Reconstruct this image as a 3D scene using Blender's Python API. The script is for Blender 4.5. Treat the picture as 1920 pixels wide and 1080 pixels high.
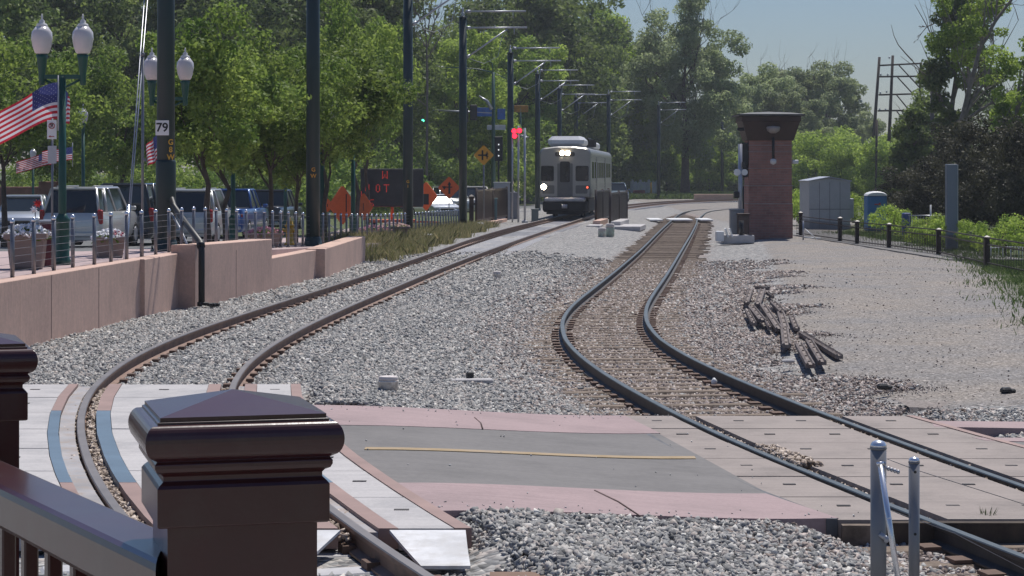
import bpy, bmesh, math, random
import numpy as np
from mathutils import Vector, Matrix
R = math.radians
rng = np.random.default_rng(7)
random.seed(7)
S = bpy.context.scene
C = S.collection
for o in list(bpy.data.objects): bpy.data.objects.remove(o)

# ------------------------------------------------------------------ camera, sky, sun, exposure
CZ = 2.5                      # eye height above the right-hand track
cd = bpy.data.cameras.new('camera'); cam = bpy.data.objects.new('camera', cd); C.objects.link(cam)
cam.location = (0, 0, CZ); cam.rotation_euler = (R(90), 0, 0)
cd.sensor_width = 36; cd.lens = 75; cd.shift_y = -(540-325)/1920
cd.clip_start = 0.1; cd.clip_end = 6000
S.camera = cam
SUN_EL, SUN_AZ = R(61), R(19)          # azimuth measured from +Y towards +X
w = bpy.data.worlds.new('World'); S.world = w; w.use_nodes = True
nt = w.node_tree; bg = nt.nodes['Background']
sky = nt.nodes.new('ShaderNodeTexSky'); sky.sky_type = 'NISHITA'; sky.sun_disc = False
sky.sun_elevation = SUN_EL; sky.sun_rotation = SUN_AZ
sky.air_density = 1.3; sky.dust_density = .35; sky.ozone_density = 3.5; sky.altitude = 200
tint = nt.nodes.new('ShaderNodeMix'); tint.data_type = 'RGBA'; tint.blend_type = 'MULTIPLY'; tint.inputs[0].default_value = 1
tint.inputs[7].default_value = (.875, .98, 1.25, 1); nt.links.new(sky.outputs[0], tint.inputs[6])
nt.links.new(tint.outputs[2], bg.inputs[0]); bg.inputs[1].default_value = 0.056
sl = bpy.data.lights.new('sun', 'SUN'); sl.energy = 4.6; sl.angle = R(0.5); sl.color = (1, .955, .89)
sun = bpy.data.objects.new('sun', sl); C.objects.link(sun)
sd = Vector((math.sin(SUN_AZ)*math.cos(SUN_EL), math.cos(SUN_AZ)*math.cos(SUN_EL), math.sin(SUN_EL)))
sun.rotation_euler = sd.to_track_quat('Z', 'Y').to_euler()
sun.location = (0, 0, 60)
S.view_settings.view_transform = 'Standard'; S.view_settings.look = 'None'
S.view_settings.exposure = 0.0; S.view_settings.gamma = 1
S.render.engine = 'CYCLES'

F = 4000.0
def P(px, py, Y):             # point at distance Y seen at that place of the photograph
    return Vector(((px-960)*Y/F, Y, CZ-(py-325)*Y/F))
def G(px, py, z=0.0):         # point on the level z
    Y = F*(CZ-z)/(py-325)
    return Vector(((px-960)*Y/F, Y, z))

# ------------------------------------------------------------------ materials
MATS = {}
def nodes(name):
    m = bpy.data.materials.new(name); m.use_nodes = True
    t = m.node_tree; b = t.nodes['Principled BSDF']
    return m, t, b
def N(t, typ, **k):
    n = t.nodes.new(typ)
    for a, v in k.items(): setattr(n, a, v)
    return n
def coords(t, scale=1.0, obj=False):
    if obj:
        tc = N(t, 'ShaderNodeTexCoord'); out = tc.outputs['Object']
    else:
        tc = N(t, 'ShaderNodeNewGeometry'); out = tc.outputs['Position']
    return out
def noise(t, vec, scale, detail=4, rough=.6):
    n = N(t, 'ShaderNodeTexNoise'); n.inputs['Scale'].default_value = scale
    n.inputs['Detail'].default_value = detail; n.inputs['Roughness'].default_value = rough
    t.links.new(vec, n.inputs['Vector']); return n
def ramp(t, fac, stops):
    r = N(t, 'ShaderNodeValToRGB')
    e = r.color_ramp.elements
    while len(e) < len(stops): e.new(.5)
    for i, (p, c) in enumerate(stops):
        e[i].position = p; e[i].color = (*c, 1)
    t.links.new(fac, r.inputs[0]); return r
def mix(t, fac, a, b, mode='MIX'):
    m = N(t, 'ShaderNodeMix'); m.data_type = 'RGBA'; m.blend_type = mode
    for s, v in ((m.inputs[0], fac), (m.inputs[6], a), (m.inputs[7], b)):
        if hasattr(v, 'links'): t.links.new(v, s)
        elif isinstance(v, tuple): s.default_value = (*v, 1)
        else: s.default_value = v
    return m.outputs[2]
def bump(t, b, h, strength=.3, dist=.02):
    n = N(t, 'ShaderNodeBump'); n.inputs['Strength'].default_value = strength
    n.inputs['Distance'].default_value = dist
    t.links.new(h, n.inputs['Height']); t.links.new(n.outputs[0], b.inputs['Normal'])
def mat(name, col, rough=.6, metal=0.0, var=.25, scale=3.0, bmp=0.0, coat=0.0, spec=None, emit=None, dirt=None):
    if name in MATS: return MATS[name]
    m, t, b = nodes(name)
    v = coords(t, obj=True)
    n = noise(t, v, scale)
    lo = tuple(c*(1-var) for c in col); hi = tuple(min(1, c*(1+var)) for c in col)
    r = ramp(t, n.outputs[0], [(.3, lo), (.7, hi)])
    out = r.outputs[0]
    if dirt:
        n2 = noise(t, v, dirt[1], 6, .7)
        f = ramp(t, n2.outputs[0], [(.45, (0, 0, 0)), (.7, (1, 1, 1))])
        out = mix(t, f.outputs[0], out, dirt[0])
    t.links.new(out, b.inputs['Base Color'])
    b.inputs['Roughness'].default_value = rough; b.inputs['Metallic'].default_value = metal
    if coat: b.inputs['Coat Weight'].default_value = coat; b.inputs['Coat Roughness'].default_value = .08
    if spec is not None: b.inputs['Specular IOR Level'].default_value = spec
    if bmp: 
        n3 = noise(t, v, scale*12, 5); bump(t, b, n3.outputs[0], bmp, .01)
    if emit:
        b.inputs['Emission Color'].default_value = (*emit[0], 1); b.inputs['Emission Strength'].default_value = emit[1]
    MATS[name] = m; return m

def leafmat(name, c1, c2, trans=.35):
    m, t, b = nodes(name)
    at = N(t, 'ShaderNodeAttribute', attribute_name='rnd')
    oi = N(t, 'ShaderNodeObjectInfo')
    r = ramp(t, at.outputs['Fac'], [(0, c1), (1, c2)])
    hs = N(t, 'ShaderNodeHueSaturation')
    mm = N(t, 'ShaderNodeMapRange'); mm.inputs[3].default_value = .8; mm.inputs[4].default_value = 1.2
    t.links.new(oi.outputs['Random'], mm.inputs[0]); t.links.new(mm.outputs[0], hs.inputs['Value'])
    t.links.new(r.outputs[0], hs.inputs['Color'])
    t.links.new(hs.outputs[0], b.inputs['Base Color'])
    b.inputs['Roughness'].default_value = .6; b.inputs['Specular IOR Level'].default_value = .22
    tr = N(t, 'ShaderNodeBsdfTranslucent'); t.links.new(hs.outputs[0], tr.inputs[0])
    mx = N(t, 'ShaderNodeMixShader'); mx.inputs[0].default_value = trans
    t.links.new(b.outputs[0], mx.inputs[1]); t.links.new(tr.outputs[0], mx.inputs[2])
    t.links.new(mx.outputs[0], t.nodes['Material Output'].inputs[0])
    MATS[name] = m; return m

def stonemat(name, stops):
    m, t, b = nodes(name)
    at = N(t, 'ShaderNodeAttribute', attribute_name='rnd')
    r = ramp(t, at.outputs['Fac'], stops); r.color_ramp.interpolation = 'LINEAR'
    n = noise(t, coords(t), 60, 3)
    o = mix(t, .5, r.outputs[0], ramp(t, n.outputs[0], [(.3, (.6, .6, .6)), (.7, (1.2, 1.2, 1.2))]).outputs[0], 'MULTIPLY')
    t.links.new(o, b.inputs['Base Color']); b.inputs['Roughness'].default_value = .85
    b.inputs['Specular IOR Level'].default_value = .25
    MATS[name] = m; return m

GREYS = [(0, (.12, .12, .12)), (.14, (.22, .22, .222)), (.35, (.29, .292, .292)), (.6, (.365, .362, .355)), (.78, (.44, .39, .36)), (.9, (.49, .475, .455)), (1, (.70, .68, .64))]
BROWNS = [(0, (.09, .065, .055)), (.2, (.20, .16, .145)), (.5, (.31, .26, .24)), (.8, (.43, .36, .33)), (1, (.66, .59, .55))]
M_stone = stonemat('ballast_grey', GREYS)
M_stoneb = stonemat('ballast_brown', BROWNS)

def groundmat():
    m, t, b = nodes('gravel_ground')
    pos = coords(t)
    vo = N(t, 'ShaderNodeTexVoronoi'); vo.inputs['Scale'].default_value = 17; t.links.new(pos, vo.inputs['Vector'])
    sep = N(t, 'ShaderNodeSeparateColor'); t.links.new(vo.outputs['Color'], sep.inputs[0])
    g = ramp(t, sep.outputs[0], GREYS)
    gb = ramp(t, sep.outputs[0], BROWNS)
    vf = N(t, 'ShaderNodeTexVoronoi'); vf.inputs['Scale'].default_value = 38; t.links.new(pos, vf.inputs['Vector'])
    sf = N(t, 'ShaderNodeSeparateColor'); t.links.new(vf.outputs['Color'], sf.inputs[0])
    big = noise(t, pos, .35, 5, .65)
    lot = ramp(t, sf.outputs[0], [(0, (.145, .135, .125)), (.45, (.255, .24, .222)), (.85, (.335, .315, .295)), (1, (.55, .51, .48))])
    tint = ramp(t, big.outputs[0], [(.35, (.82, .84, .9)), (.65, (1.08, 1.0, .93))])
    lot2 = mix(t, .8, lot.outputs[0], tint.outputs[0], 'MULTIPLY')
    at = N(t, 'ShaderNodeAttribute', attribute_name='zone')     # R: brown ballast, G: lot, B: grass/soil
    sz = N(t, 'ShaderNodeSeparateColor'); t.links.new(at.outputs['Color'], sz.inputs[0])
    bn = noise(t, pos, 2.2, 5, .7)
    def rag(ch):                                                 # ragged zone edge
        a = N(t, 'ShaderNodeMath', operation='ADD'); t.links.new(ch, a.inputs[0])
        s_ = N(t, 'ShaderNodeMath', operation='SUBTRACT'); t.links.new(bn.outputs[0], s_.inputs[0]); s_.inputs[1].default_value = .5
        t.links.new(s_.outputs[0], a.inputs[1])
        return ramp(t, a.outputs[0], [(.38, (0, 0, 0)), (.62, (1, 1, 1))]).outputs[0]
    mid = ramp(t, noise(t, pos, 5, 6, .75).outputs[0], [(.3, (.66, .66, .67)), (.68, (1.0, 1.0, 1.0))]).outputs[0]
    o = mix(t, rag(sz.outputs[0]), g.outputs[0], gb.outputs[0])
    o = mix(t, 1.0, o, mid, 'MULTIPLY')
    o = mix(t, rag(sz.outputs[1]), o, lot2)
    gr = ramp(t, noise(t, pos, 1.3, 6, .7).outputs[0], [(.3, (.05, .075, .025)), (.5, (.09, .12, .04)), (.7, (.20, .17, .10))])
    o = mix(t, rag(sz.outputs[2]), o, gr.outputs[0])
    t.links.new(o, b.inputs['Base Color']); b.inputs['Roughness'].default_value = .9
    b.inputs['Specular IOR Level'].default_value = .2
    inv = N(t, 'ShaderNodeMath', operation='SUBTRACT'); inv.inputs[0].default_value = 1
    t.links.new(vo.outputs['Distance'], inv.inputs[1])
    bump(t, b, inv.outputs[0], .9, .04)
    MATS['ground'] = m; return m
M_ground = groundmat()

def concretemat(name, c, stain, sc=1.2, joint=None):
    m, t, b = nodes(name); pos = coords(t)
    n = noise(t, pos, sc, 7, .7); n2 = noise(t, pos, sc*30, 3)
    o = ramp(t, n.outputs[0], [(.3, stain), (.52, c), (.75, tuple(min(1, x*1.1) for x in c))]).outputs[0]
    o = mix(t, .35, o, ramp(t, n2.outputs[0], [(.3, (.75, .75, .75)), (.7, (1.2, 1.2, 1.2))]).outputs[0], 'MULTIPLY')
    # streaks along X left by tyres and water
    mp = N(t, 'ShaderNodeMapping'); mp.inputs['Scale'].default_value = (.3, 9, 1); t.links.new(pos, mp.inputs[0])
    n4 = noise(t, mp.outputs[0], 1.5, 5, .7)
    o = mix(t, .35, o, ramp(t, n4.outputs[0], [(.35, (.72, .72, .74)), (.6, (1.05, 1.05, 1.05))]).outputs[0], 'MULTIPLY')
    t.links.new(o, b.inputs['Base Color']); b.inputs['Roughness'].default_value = .8
    bump(t, b, n2.outputs[0], .15, .005)
    MATS[name] = m; return m
M_panelL = concretemat('panel_concrete', (.46, .44, .435), (.33, .32, .325))
M_panelR = concretemat('panel_beige', (.29, .245, .222), (.20, .17, .155))
M_pink = concretemat('pink_concrete', (.345, .25, .25), (.28, .205, .205))
M_asph = concretemat('asphalt_path', (.165, .155, .15), (.115, .108, .105), .6)
M_street = concretemat('street_asphalt', (.13, .135, .14), (.09, .09, .095), .4)
M_plaza = concretemat('plaza_paving', (.44, .33, .32), (.34, .26, .26), .5)
M_wall = concretemat('wall_stucco', (.62, .42, .34), (.50, .34, .28), .6)
M_rail = mat('rail_rust', (.20, .12, .085), .6, .15, .3, 6)
M_railold = mat('rail_dark', (.05, .042, .038), .6, .2, .3, 6)
M_head = mat('rail_head', (.22, .20, .19), .45, .6, .15, 2)
M_headold = mat('rail_head_old', (.10, .115, .12), .42, .6, .2, 2)
M_clip = mat('clip_rust', (.12, .07, .05), .8, 0, .3, 8)
M_tie = mat('tie_concrete', (.46, .455, .47), .9, 0, .15, 3)
M_wood = mat('tie_wood', (.17, .13, .10), .95, 0, .45, 6, .5, dirt=((.24, .19, .15), 5))
M_edge = mat('edge_steel', (.29, .19, .165), .6, .1, .15, 2)
M_edgeb = mat('edge_steel_blue', (.13, .19, .25), .45, .3, .15, 2)
M_rubber = mat('edge_rubber', (.085, .09, .10), .7, 0, .3, 5)
M_debris = mat('debris', (.30, .23, .18), .95, 0, .5, 14)
M_maroon = mat('maroon_paint', (.050, .009, .009), .20, 0, .2, 4, .05, coat=.5, dirt=((.055, .022, .018), 9))
for n_ in M_maroon.node_tree.nodes:
    if n_.type == 'BSDF_PRINCIPLED': n_.inputs['Coat Roughness'].default_value = .34
M_pole = mat('pole_green', (.012, .030, .030), .42, 0, .2, 1)
M_lampgreen = mat('lamp_green', (.012, .075, .055), .4, 0, .2, 1)
M_galv = mat('galvanised', (.42, .43, .47), .4, .6, .15, 3)
M_steel = mat('fence_steel', (.20, .205, .225), .38, .5, .1, 5)
M_bright = mat('bright_steel', (.75, .77, .82), .25, .8, .05, 5)
M_white = mat('white_paint', (.78, .78, .78), .45, 0, .06, 3)
M_black = mat('black_metal', (.012, .012, .014), .5, 0, .2, 3)
M_tyre = mat('tyre_rubber', (.015, .015, .015), .85)
M_yellow = mat('yellow_paint', (.72, .40, .04), .55)
M_orange = mat('orange_sign', (.80, .13, .02), .5, var=.08)
M_signyel = mat('yellow_sign', (.62, .30, .02), .5, var=.08)
M_blue = mat('blue_sign', (.02, .11, .42), .5)
M_red = mat('red_paint', (.42, .025, .03), .5)
M_conc = mat('concrete_block', (.48, .46, .46), .9, 0, .12, 4, .2)
M_bark = mat('bark', (.10, .075, .058), .95, 0, .35, 5, .4)
M_barkpale = mat('bark_pale', (.20, .17, .145), .95, 0, .3, 5, .4)
M_iron = mat('iron_brown', (.022, .010, .009), .5, 0, .2, 3)
M_glass = mat('dark_glass', (.015, .022, .024), .08, 0, .1, 1, spec=.8)
M_rust = mat('old_steel', (.20, .17, .16), .75, .2, .35, 8, dirt=((.09, .055, .04), 6))
M_tan = mat('planter_tan', (.27, .205, .175), .85, 0, .1, 3)
M_soil = mat('soil', (.05, .035, .025), 1)
M_flower = mat('white_petal', (.85, .84, .86), .6, 0, .05)
M_flred = mat('red_petal', (.65, .02, .02), .6)
M_flpink = mat('pink_petal', (.70, .25, .33), .6)
L_bright = leafmat('leaf_bright', (.10, .175, .034), (.30, .385, .085), .48)
L_mid = leafmat('leaf_mid', (.18, .28, .045), (.44, .56, .11), .52)
L_dark = leafmat('leaf_dark', (.08, .125, .04), (.24, .31, .085), .46)
L_grey = leafmat('leaf_grey', (.21, .27, .12), (.42, .48, .25), .52)
L_brown = leafmat('leaf_olive', (.045, .045, .026), (.085, .085, .045), .3)
L_grass = leafmat('grass_blade', (.13, .16, .05), (.46, .39, .22), .45)
L_green = leafmat('grass_green', (.06, .11, .03), (.15, .20, .07), .4)

# ------------------------------------------------------------------ mesh helpers
class MB:
    """collects shapes, then links them as ONE mesh object"""
    def __init__(s): s.v = []; s.f = []; s.m = []; s.sm = []
    def add(s, vs, fs, mi=0, smooth=False):
        b = len(s.v); s.v += [tuple(v) for v in vs]
        for f in fs: s.f.append(tuple(b+i for i in f)); s.m.append(mi); s.sm.append(smooth)
        return s
    def box(s, c, d, rz=0, mi=0, rx=0, ry=0):
        x, y, z = d[0]/2, d[1]/2, d[2]/2
        M = Matrix.Translation(c) @ Matrix.Rotation(rz, 4, 'Z') @ Matrix.Rotation(ry, 4, 'Y') @ Matrix.Rotation(rx, 4, 'X')
        vs = [M @ Vector((a*x, b*y, e*z)) for a in (-1, 1) for b in (-1, 1) for e in (-1, 1)]
        return s.add(vs, [(0, 1, 3, 2), (4, 6, 7, 5), (0, 4, 5, 1), (2, 3, 7, 6), (0, 2, 6, 4), (1, 5, 7, 3)], mi)
    def bbox(s, c, d, bev=.01, rz=0, mi=0):      # bevelled box: upright octagonal footprint with chamfered rims
        x, y, z = d[0]/2, d[1]/2, d[2]/2; e = min(bev, x*.9, y*.9, z*.9)
        def ring(X, Y, Z, k): return [(X-k, -Y, Z), (X, -Y+k, Z), (X, Y-k, Z), (X-k, Y, Z), (-X+k, Y, Z), (-X, Y-k, Z), (-X, -Y+k, Z), (-X+k, -Y, Z)]
        rs = [ring(x-e, y-e, -z, e*.5), ring(x, y, -z+e, e), ring(x, y, z-e, e), ring(x-e, y-e, z, e*.5)]
        M = Matrix.Translation(c) @ Matrix.Rotation(rz, 4, 'Z')
        vs = [M @ Vector(p) for r in rs for p in r]
        fs = [tuple(reversed(range(8))), tuple(range(24, 32))]
        for k in range(3):
            for i in range(8): j = (i+1) % 8; fs.append((k*8+i, k*8+j, k*8+8+j, k*8+8+i))
        return s.add(vs, fs, mi)
    def tube(s, pts, r, n=8, mi=0, caps=True, smooth=True):
        pts = [Vector(p) for p in pts]; k = len(pts)
        rs = r if isinstance(r, (list, tuple)) else [r]*k
        vs = []; up = None
        for i, p in enumerate(pts):
            d = (pts[min(i+1, k-1)]-pts[max(i-1, 0)]).normalized()
            if up is None:
                a = Vector((0, 0, 1)) if abs(d.z) < .9 else Vector((0, 1, 0)); up = a
            u = d.cross(up)
            if u.length < 1e-4: u = d.orthogonal()
            u.normalize(); v = u.cross(d).normalized(); up = v
            for j in range(n):
                a = 2*math.pi*j/n; vs.append(p+(u*math.cos(a)+v*math.sin(a))*rs[i])
        fs = []
        for i in range(k-1):
            for j in range(n): q = (j+1) % n; fs.append((i*n+j, i*n+q, (i+1)*n+q, (i+1)*n+j))
        s.add(vs, fs, mi, smooth)
        if caps: 
            s.add(vs[:n], [tuple(reversed(range(n)))], mi); s.add(vs[-n:], [tuple(range(n))], mi)
        return s
    def lathe(s, c, prof, n=20, mi=0, smooth=True, sq=False, rz=0):
        """prof: list of (radius, z); sq makes square rings"""
        vs = []
        for r, z in prof:
            if sq:
                for a, b in ((-1, -1), (1, -1), (1, 1), (-1, 1)):
                    q = Matrix.Rotation(rz, 3, 'Z') @ Vector((a*r, b*r, z)); vs.append(Vector(c)+q)
            else:
                for j in range(n):
                    a = 2*math.pi*j/n; vs.append(Vector(c)+Vector((r*math.cos(a), r*math.sin(a), z)))
        m = 4 if sq else n; fs = []
        for i in range(len(prof)-1):
            for j in range(m): q = (j+1) % m; fs.append((i*m+j, i*m+q, (i+1)*m+q, (i+1)*m+j))
        s.add(vs, fs, mi, smooth and not sq)
        s.add(vs[:m], [tuple(reversed(range(m)))], mi); s.add(vs[-m:], [tuple(range(m))], mi)
        return s
    def prism(s, poly, y0, y1, mi=0, M=None):
        """poly in (x,z) extruded along y"""
        M = M or Matrix.Identity(4); k = len(poly)
        vs = [M @ Vector((x, y0, z)) for x, z in poly]+[M @ Vector((x, y1, z)) for x, z in poly]
        fs = [tuple(range(k)), tuple(reversed(range(k, 2*k)))]
        for i in range(k): j = (i+1) % k; fs.append((i, i+k, j+k, j))
        return s.add(vs, fs, mi)
    def quad(s, a, b, c, d, mi=0): return s.add([a, b, c, d], [(0, 1, 2, 3)], mi)
    def build(s, name, mats, parent=None, fix=True):
        me = bpy.data.meshes.new(name); me.from_pydata(s.v, [], s.f)
        if not isinstance(mats, (list, tuple)): mats = [mats]
        for m in mats: me.materials.append(m)
        me.polygons.foreach_set('material_index', s.m); me.polygons.foreach_set('use_smooth', s.sm)
        if fix:
            bm = bmesh.new(); bm.from_mesh(me)
            bmesh.ops.remove_doubles(bm, verts=bm.verts, dist=1e-5)
            bmesh.ops.recalc_face_normals(bm, faces=bm.faces); bm.to_mesh(me); bm.free()
        me.update()
        o = bpy.data.objects.new(name, me); C.objects.link(o)
        if parent: o.parent = parent
        return o

def npmesh(name, V, quads, mats, rnd=None, parent=None, mi=None):
    me = bpy.data.meshes.new(name)
    nv = len(V); nf = len(quads)
    me.vertices.add(nv); me.vertices.foreach_set('co', V.astype(np.float32).ravel())
    k = quads.shape[1]
    me.loops.add(nf*k); me.loops.foreach_set('vertex_index', quads.astype(np.int32).ravel())
    me.polygons.add(nf); me.polygons.foreach_set('loop_start', np.arange(0, nf*k, k, dtype=np.int32))
    me.polygons.foreach_set('loop_total', np.full(nf, k, dtype=np.int32))
    if mi is not None: me.polygons.foreach_set('material_index', mi.astype(np.int32))
    if not isinstance(mats, (list, tuple)): mats = [mats]
    for m in mats: me.materials.append(m)
    if rnd is not None:
        a = me.attributes.new('rnd', 'FLOAT', 'FACE'); a.data.foreach_set('value', rnd.astype(np.float32))
    me.update(calc_edges=True); me.validate()
    o = bpy.data.objects.new(name, me); C.objects.link(o)
    if parent: o.parent = parent
    return o

def tag(o, label=None, cat=None, group=None, kind=None):
    if label: o['label'] = label
    if cat: o['category'] = cat
    if group: o['group'] = group
    if kind: o['kind'] = kind
    return o
def thing(name, loc, label, cat, group=None, rz=0, sc=1):
    o = bpy.data.objects.new(name, None); C.objects.link(o); o.location = loc; o.rotation_euler = (0, 0, rz)
    o.scale = (sc, sc, sc) if not isinstance(sc, tuple) else sc
    o.empty_display_size = .2
    return tag(o, label, cat, group)
def kids(o): return [c for c in C.objects if c.parent is o]
def dup(root, loc, label, rz=None, sc=None, group=None):
    def cp(o, par):
        c = o.copy(); C.objects.link(c); c.parent = par
        for k in kids(o): cp(k, c)
        return c
    ks = kids(root)
    r = root.copy(); C.objects.link(r); r.location = loc; r['label'] = label
    if rz is not None: r.rotation_euler = (0, 0, rz)
    if sc is not None: r.scale = (sc, sc, sc) if not isinstance(sc, tuple) else sc
    if group: r['group'] = group
    for k in ks: cp(k, r)
    return r
def text(name, s, size, m, parent, loc, rot=(R(90), 0, 0), depth=.002):
    cu = bpy.data.curves.new(name, 'FONT'); cu.body = s; cu.size = size; cu.extrude = depth
    cu.align_x = 'CENTER'; cu.align_y = 'CENTER'; cu.offset = size*.02
    t = bpy.data.objects.new(name, cu); C.objects.link(t)
    dg = bpy.context.evaluated_depsgraph_get(); me = bpy.data.meshes.new_from_object(t.evaluated_get(dg))
    bpy.data.objects.remove(t); me.materials.clear(); me.materials.append(m)
    o = bpy.data.objects.new(name, me); C.objects.link(o); o.parent = parent; o.location = loc; o.rotation_euler = rot
    return o

# ------------------------------------------------------------------ the two tracks (plan of each rail head: Y -> X)
YS = [11, 12, 13, 14, 15, 16, 17, 18.5, 20, 21.5, 23, 25, 27, 29, 31, 33, 36, 39, 42, 46, 50, 55, 60, 66, 72, 80, 88, 97, 106, 116]
LLx = [-1.446, -1.852, -2.217, -2.549, -2.852, -3.131, -3.388, -3.735, -4.034, -4.276, -4.457, -4.604, -4.655, -4.629, -4.54, -4.409, -4.173, -3.923, -3.676, -3.354, -3.045, -2.679, -2.335, -1.936, -1.524, -.906, -.178, .764, 1.804, 3.04]
LRx = [-.144, -.489, -.813, -1.117, -1.406, -1.681, -1.941, -2.293, -2.591, -2.825, -2.993, -3.12, -3.157, -3.132, -3.064, -2.966, -2.783, -2.576, -2.36, -2.066, -1.761, -1.357, -.932, -.402, .144, .893, 1.663, 2.545, 3.436, 4.426]
RLx = [4.15, 3.84, 3.57, 3.33, 3.10, 2.88, 2.67, 2.36, 2.077, 1.825, 1.605, 1.347, 1.129, .962, .852, .806, .853, 1.028, 1.297, 1.723, 2.158, 2.687, 3.208, 3.823, 4.42, 5.194, 5.961, 6.837, 7.729, 8.733]
RRx = [5.486, 5.209, 4.955, 4.721, 4.503, 4.301, 4.11, 3.846, 3.601, 3.366, 3.141, 2.864, 2.623, 2.431, 2.299, 2.239, 2.281, 2.451, 2.707, 3.113, 3.537, 4.056, 4.564, 5.17, 5.776, 6.585, 7.389, 8.281, 9.154, 10.099]
FARL = [(3.73, 116), (5.7, 134), (8.2, 150), (11.9, 168), (15.3, 179), (19.4, 187.5), (26, 196), (36, 204), (52, 212), (80, 220)]
FARR = [(9.42, 116), (10.7, 128), (11.9, 138), (13.5, 146.5), (15.7, 151.5), (19, 154.5), (24, 156.5), (34, 158), (50, 160), (80, 163)]
def catmull(pts, step):
    pts = [Vector((p[0], p[1])) for p in pts]; out = []
    ext = [pts[0]*2-pts[1]]+pts+[pts[-1]*2-pts[-2]]
    for i in range(1, len(ext)-2):
        a, b, c, d = ext[i-1:i+3]; n = max(2, int((c-b).length/step))
        for k in range(n):
            t = k/n
            out.append(.5*((2*b)+(c-a)*t+(2*a-5*b+4*c-d)*t*t+(3*b-a-3*c+d)*t**3))
    out.append(pts[-1]); return out
def railpath(X, far, side):
    near = [(X[0]-2*(X[1]-X[0]), 9)]+list(zip(X, YS))
    fp = []
    for i in range(1, len(far)):
        a = Vector(far[max(i-1, 0)]); b = Vector(far[min(i+1, len(far)-1)]); d = (b-a).normalized()
        n = Vector((d.y, -d.x)); p = Vector(far[i])+n*side*.735; fp.append((p.x, p.y))
    return catmull(near+fp, .45)
pLL, pLR = railpath(LLx, FARL, -1), railpath(LRx, FARL, 1)
pRL, pRR = railpath(RLx, FARR, -1), railpath(RRx, FARR, 1)
cL = lambda Y: np.interp(Y, YS+[150, 168, 187], [(a+b)/2 for a, b in zip(LLx, LRx)]+[8.2, 11.9, 19.4])
cR = lambda Y: np.interp(Y, YS+[138, 150, 156], [(a+b)/2 for a, b in zip(RLx, RRx)]+[11.9, 15, 24])
ZL = .25                                      # rail-top level of the left track; the right one is 0
def ref(X, Y):                                # level of the rail tops across the yard
    a, b = cL(Y)+.95, cR(Y)-1.0
    t = np.clip((X-a)/np.maximum(b-a, .2), 0, 1); t = t*t*(3-2*t)
    return ZL*(1-t)
def T(X, Y):                                  # ballast surface
    X = np.asarray(X, float); Y = np.asarray(Y, float)
    z = ref(X, Y)-.185
    z = z+.022*(np.abs(X-cL(Y)) < 2.2)
    def sm(t): t = np.clip(t, 0, 1); return t*t*(3-2*t)
    LRn, RLn, RRn = np.interp(Y, YS, LRx), np.interp(Y, YS, RLx), np.interp(Y, YS, RRx)
    hump = sm((X-LRn-.66)/.32)*sm((RLn-.55-X)/.6)*(1-((Y > 15.2) & (Y < 21.2)))
    z = z+hump*np.interp(Y, [23, 30], [.155, .07])
    z = z+sm((X-RRn-.9)/.5)*np.interp(Y, [14, 16, 22.8, 24], [0, .13, .13, .03])*(Y > 15.6)
    far = np.clip((Y-125)/60, 0, 1); z = z*(1-far)+(-.06)*far
    z = z+.05*np.clip((X-cR(Y)-2.2)/1.2, 0, 1)
    return z
def sweep(mb, path, prof, z, mi=0, closed=True, close_ends=True):
    k = len(prof); vs = []
    for i, p in enumerate(path):
        d = (path[min(i+1, len(path)-1)]-path[max(i-1, 0)]).normalized(); n = Vector((d.y, -d.x))
        for a, h in prof: vs.append((p.x+n.x*a, p.y+n.y*a, z+h))
    fs = []
    for i in range(len(path)-1):
        for j in range(k if closed else k-1):
            q = (j+1) % k; fs.append((i*k+j, i*k+q, (i+1)*k+q, (i+1)*k+j))
    mb.add(vs, fs, mi)
    if closed and close_ends:
        mb.add(vs[:k], [tuple(range(k))], mi); mb.add(vs[-k:], [tuple(reversed(range(k)))], mi)
PROF_B = [(-.07, -.152), (-.07, -.138), (-.012, -.118), (-.012, -.045), (-.034, -.034), (-.036, -.008), (.036, -.008), (.034, -.034), (.012, -.045), (.012, -.118), (.07, -.138), (.07, -.152)]
PROF_H = [(-.0355, -.008), (-.030, 0), (.030, 0), (.0355, -.008)]
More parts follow.
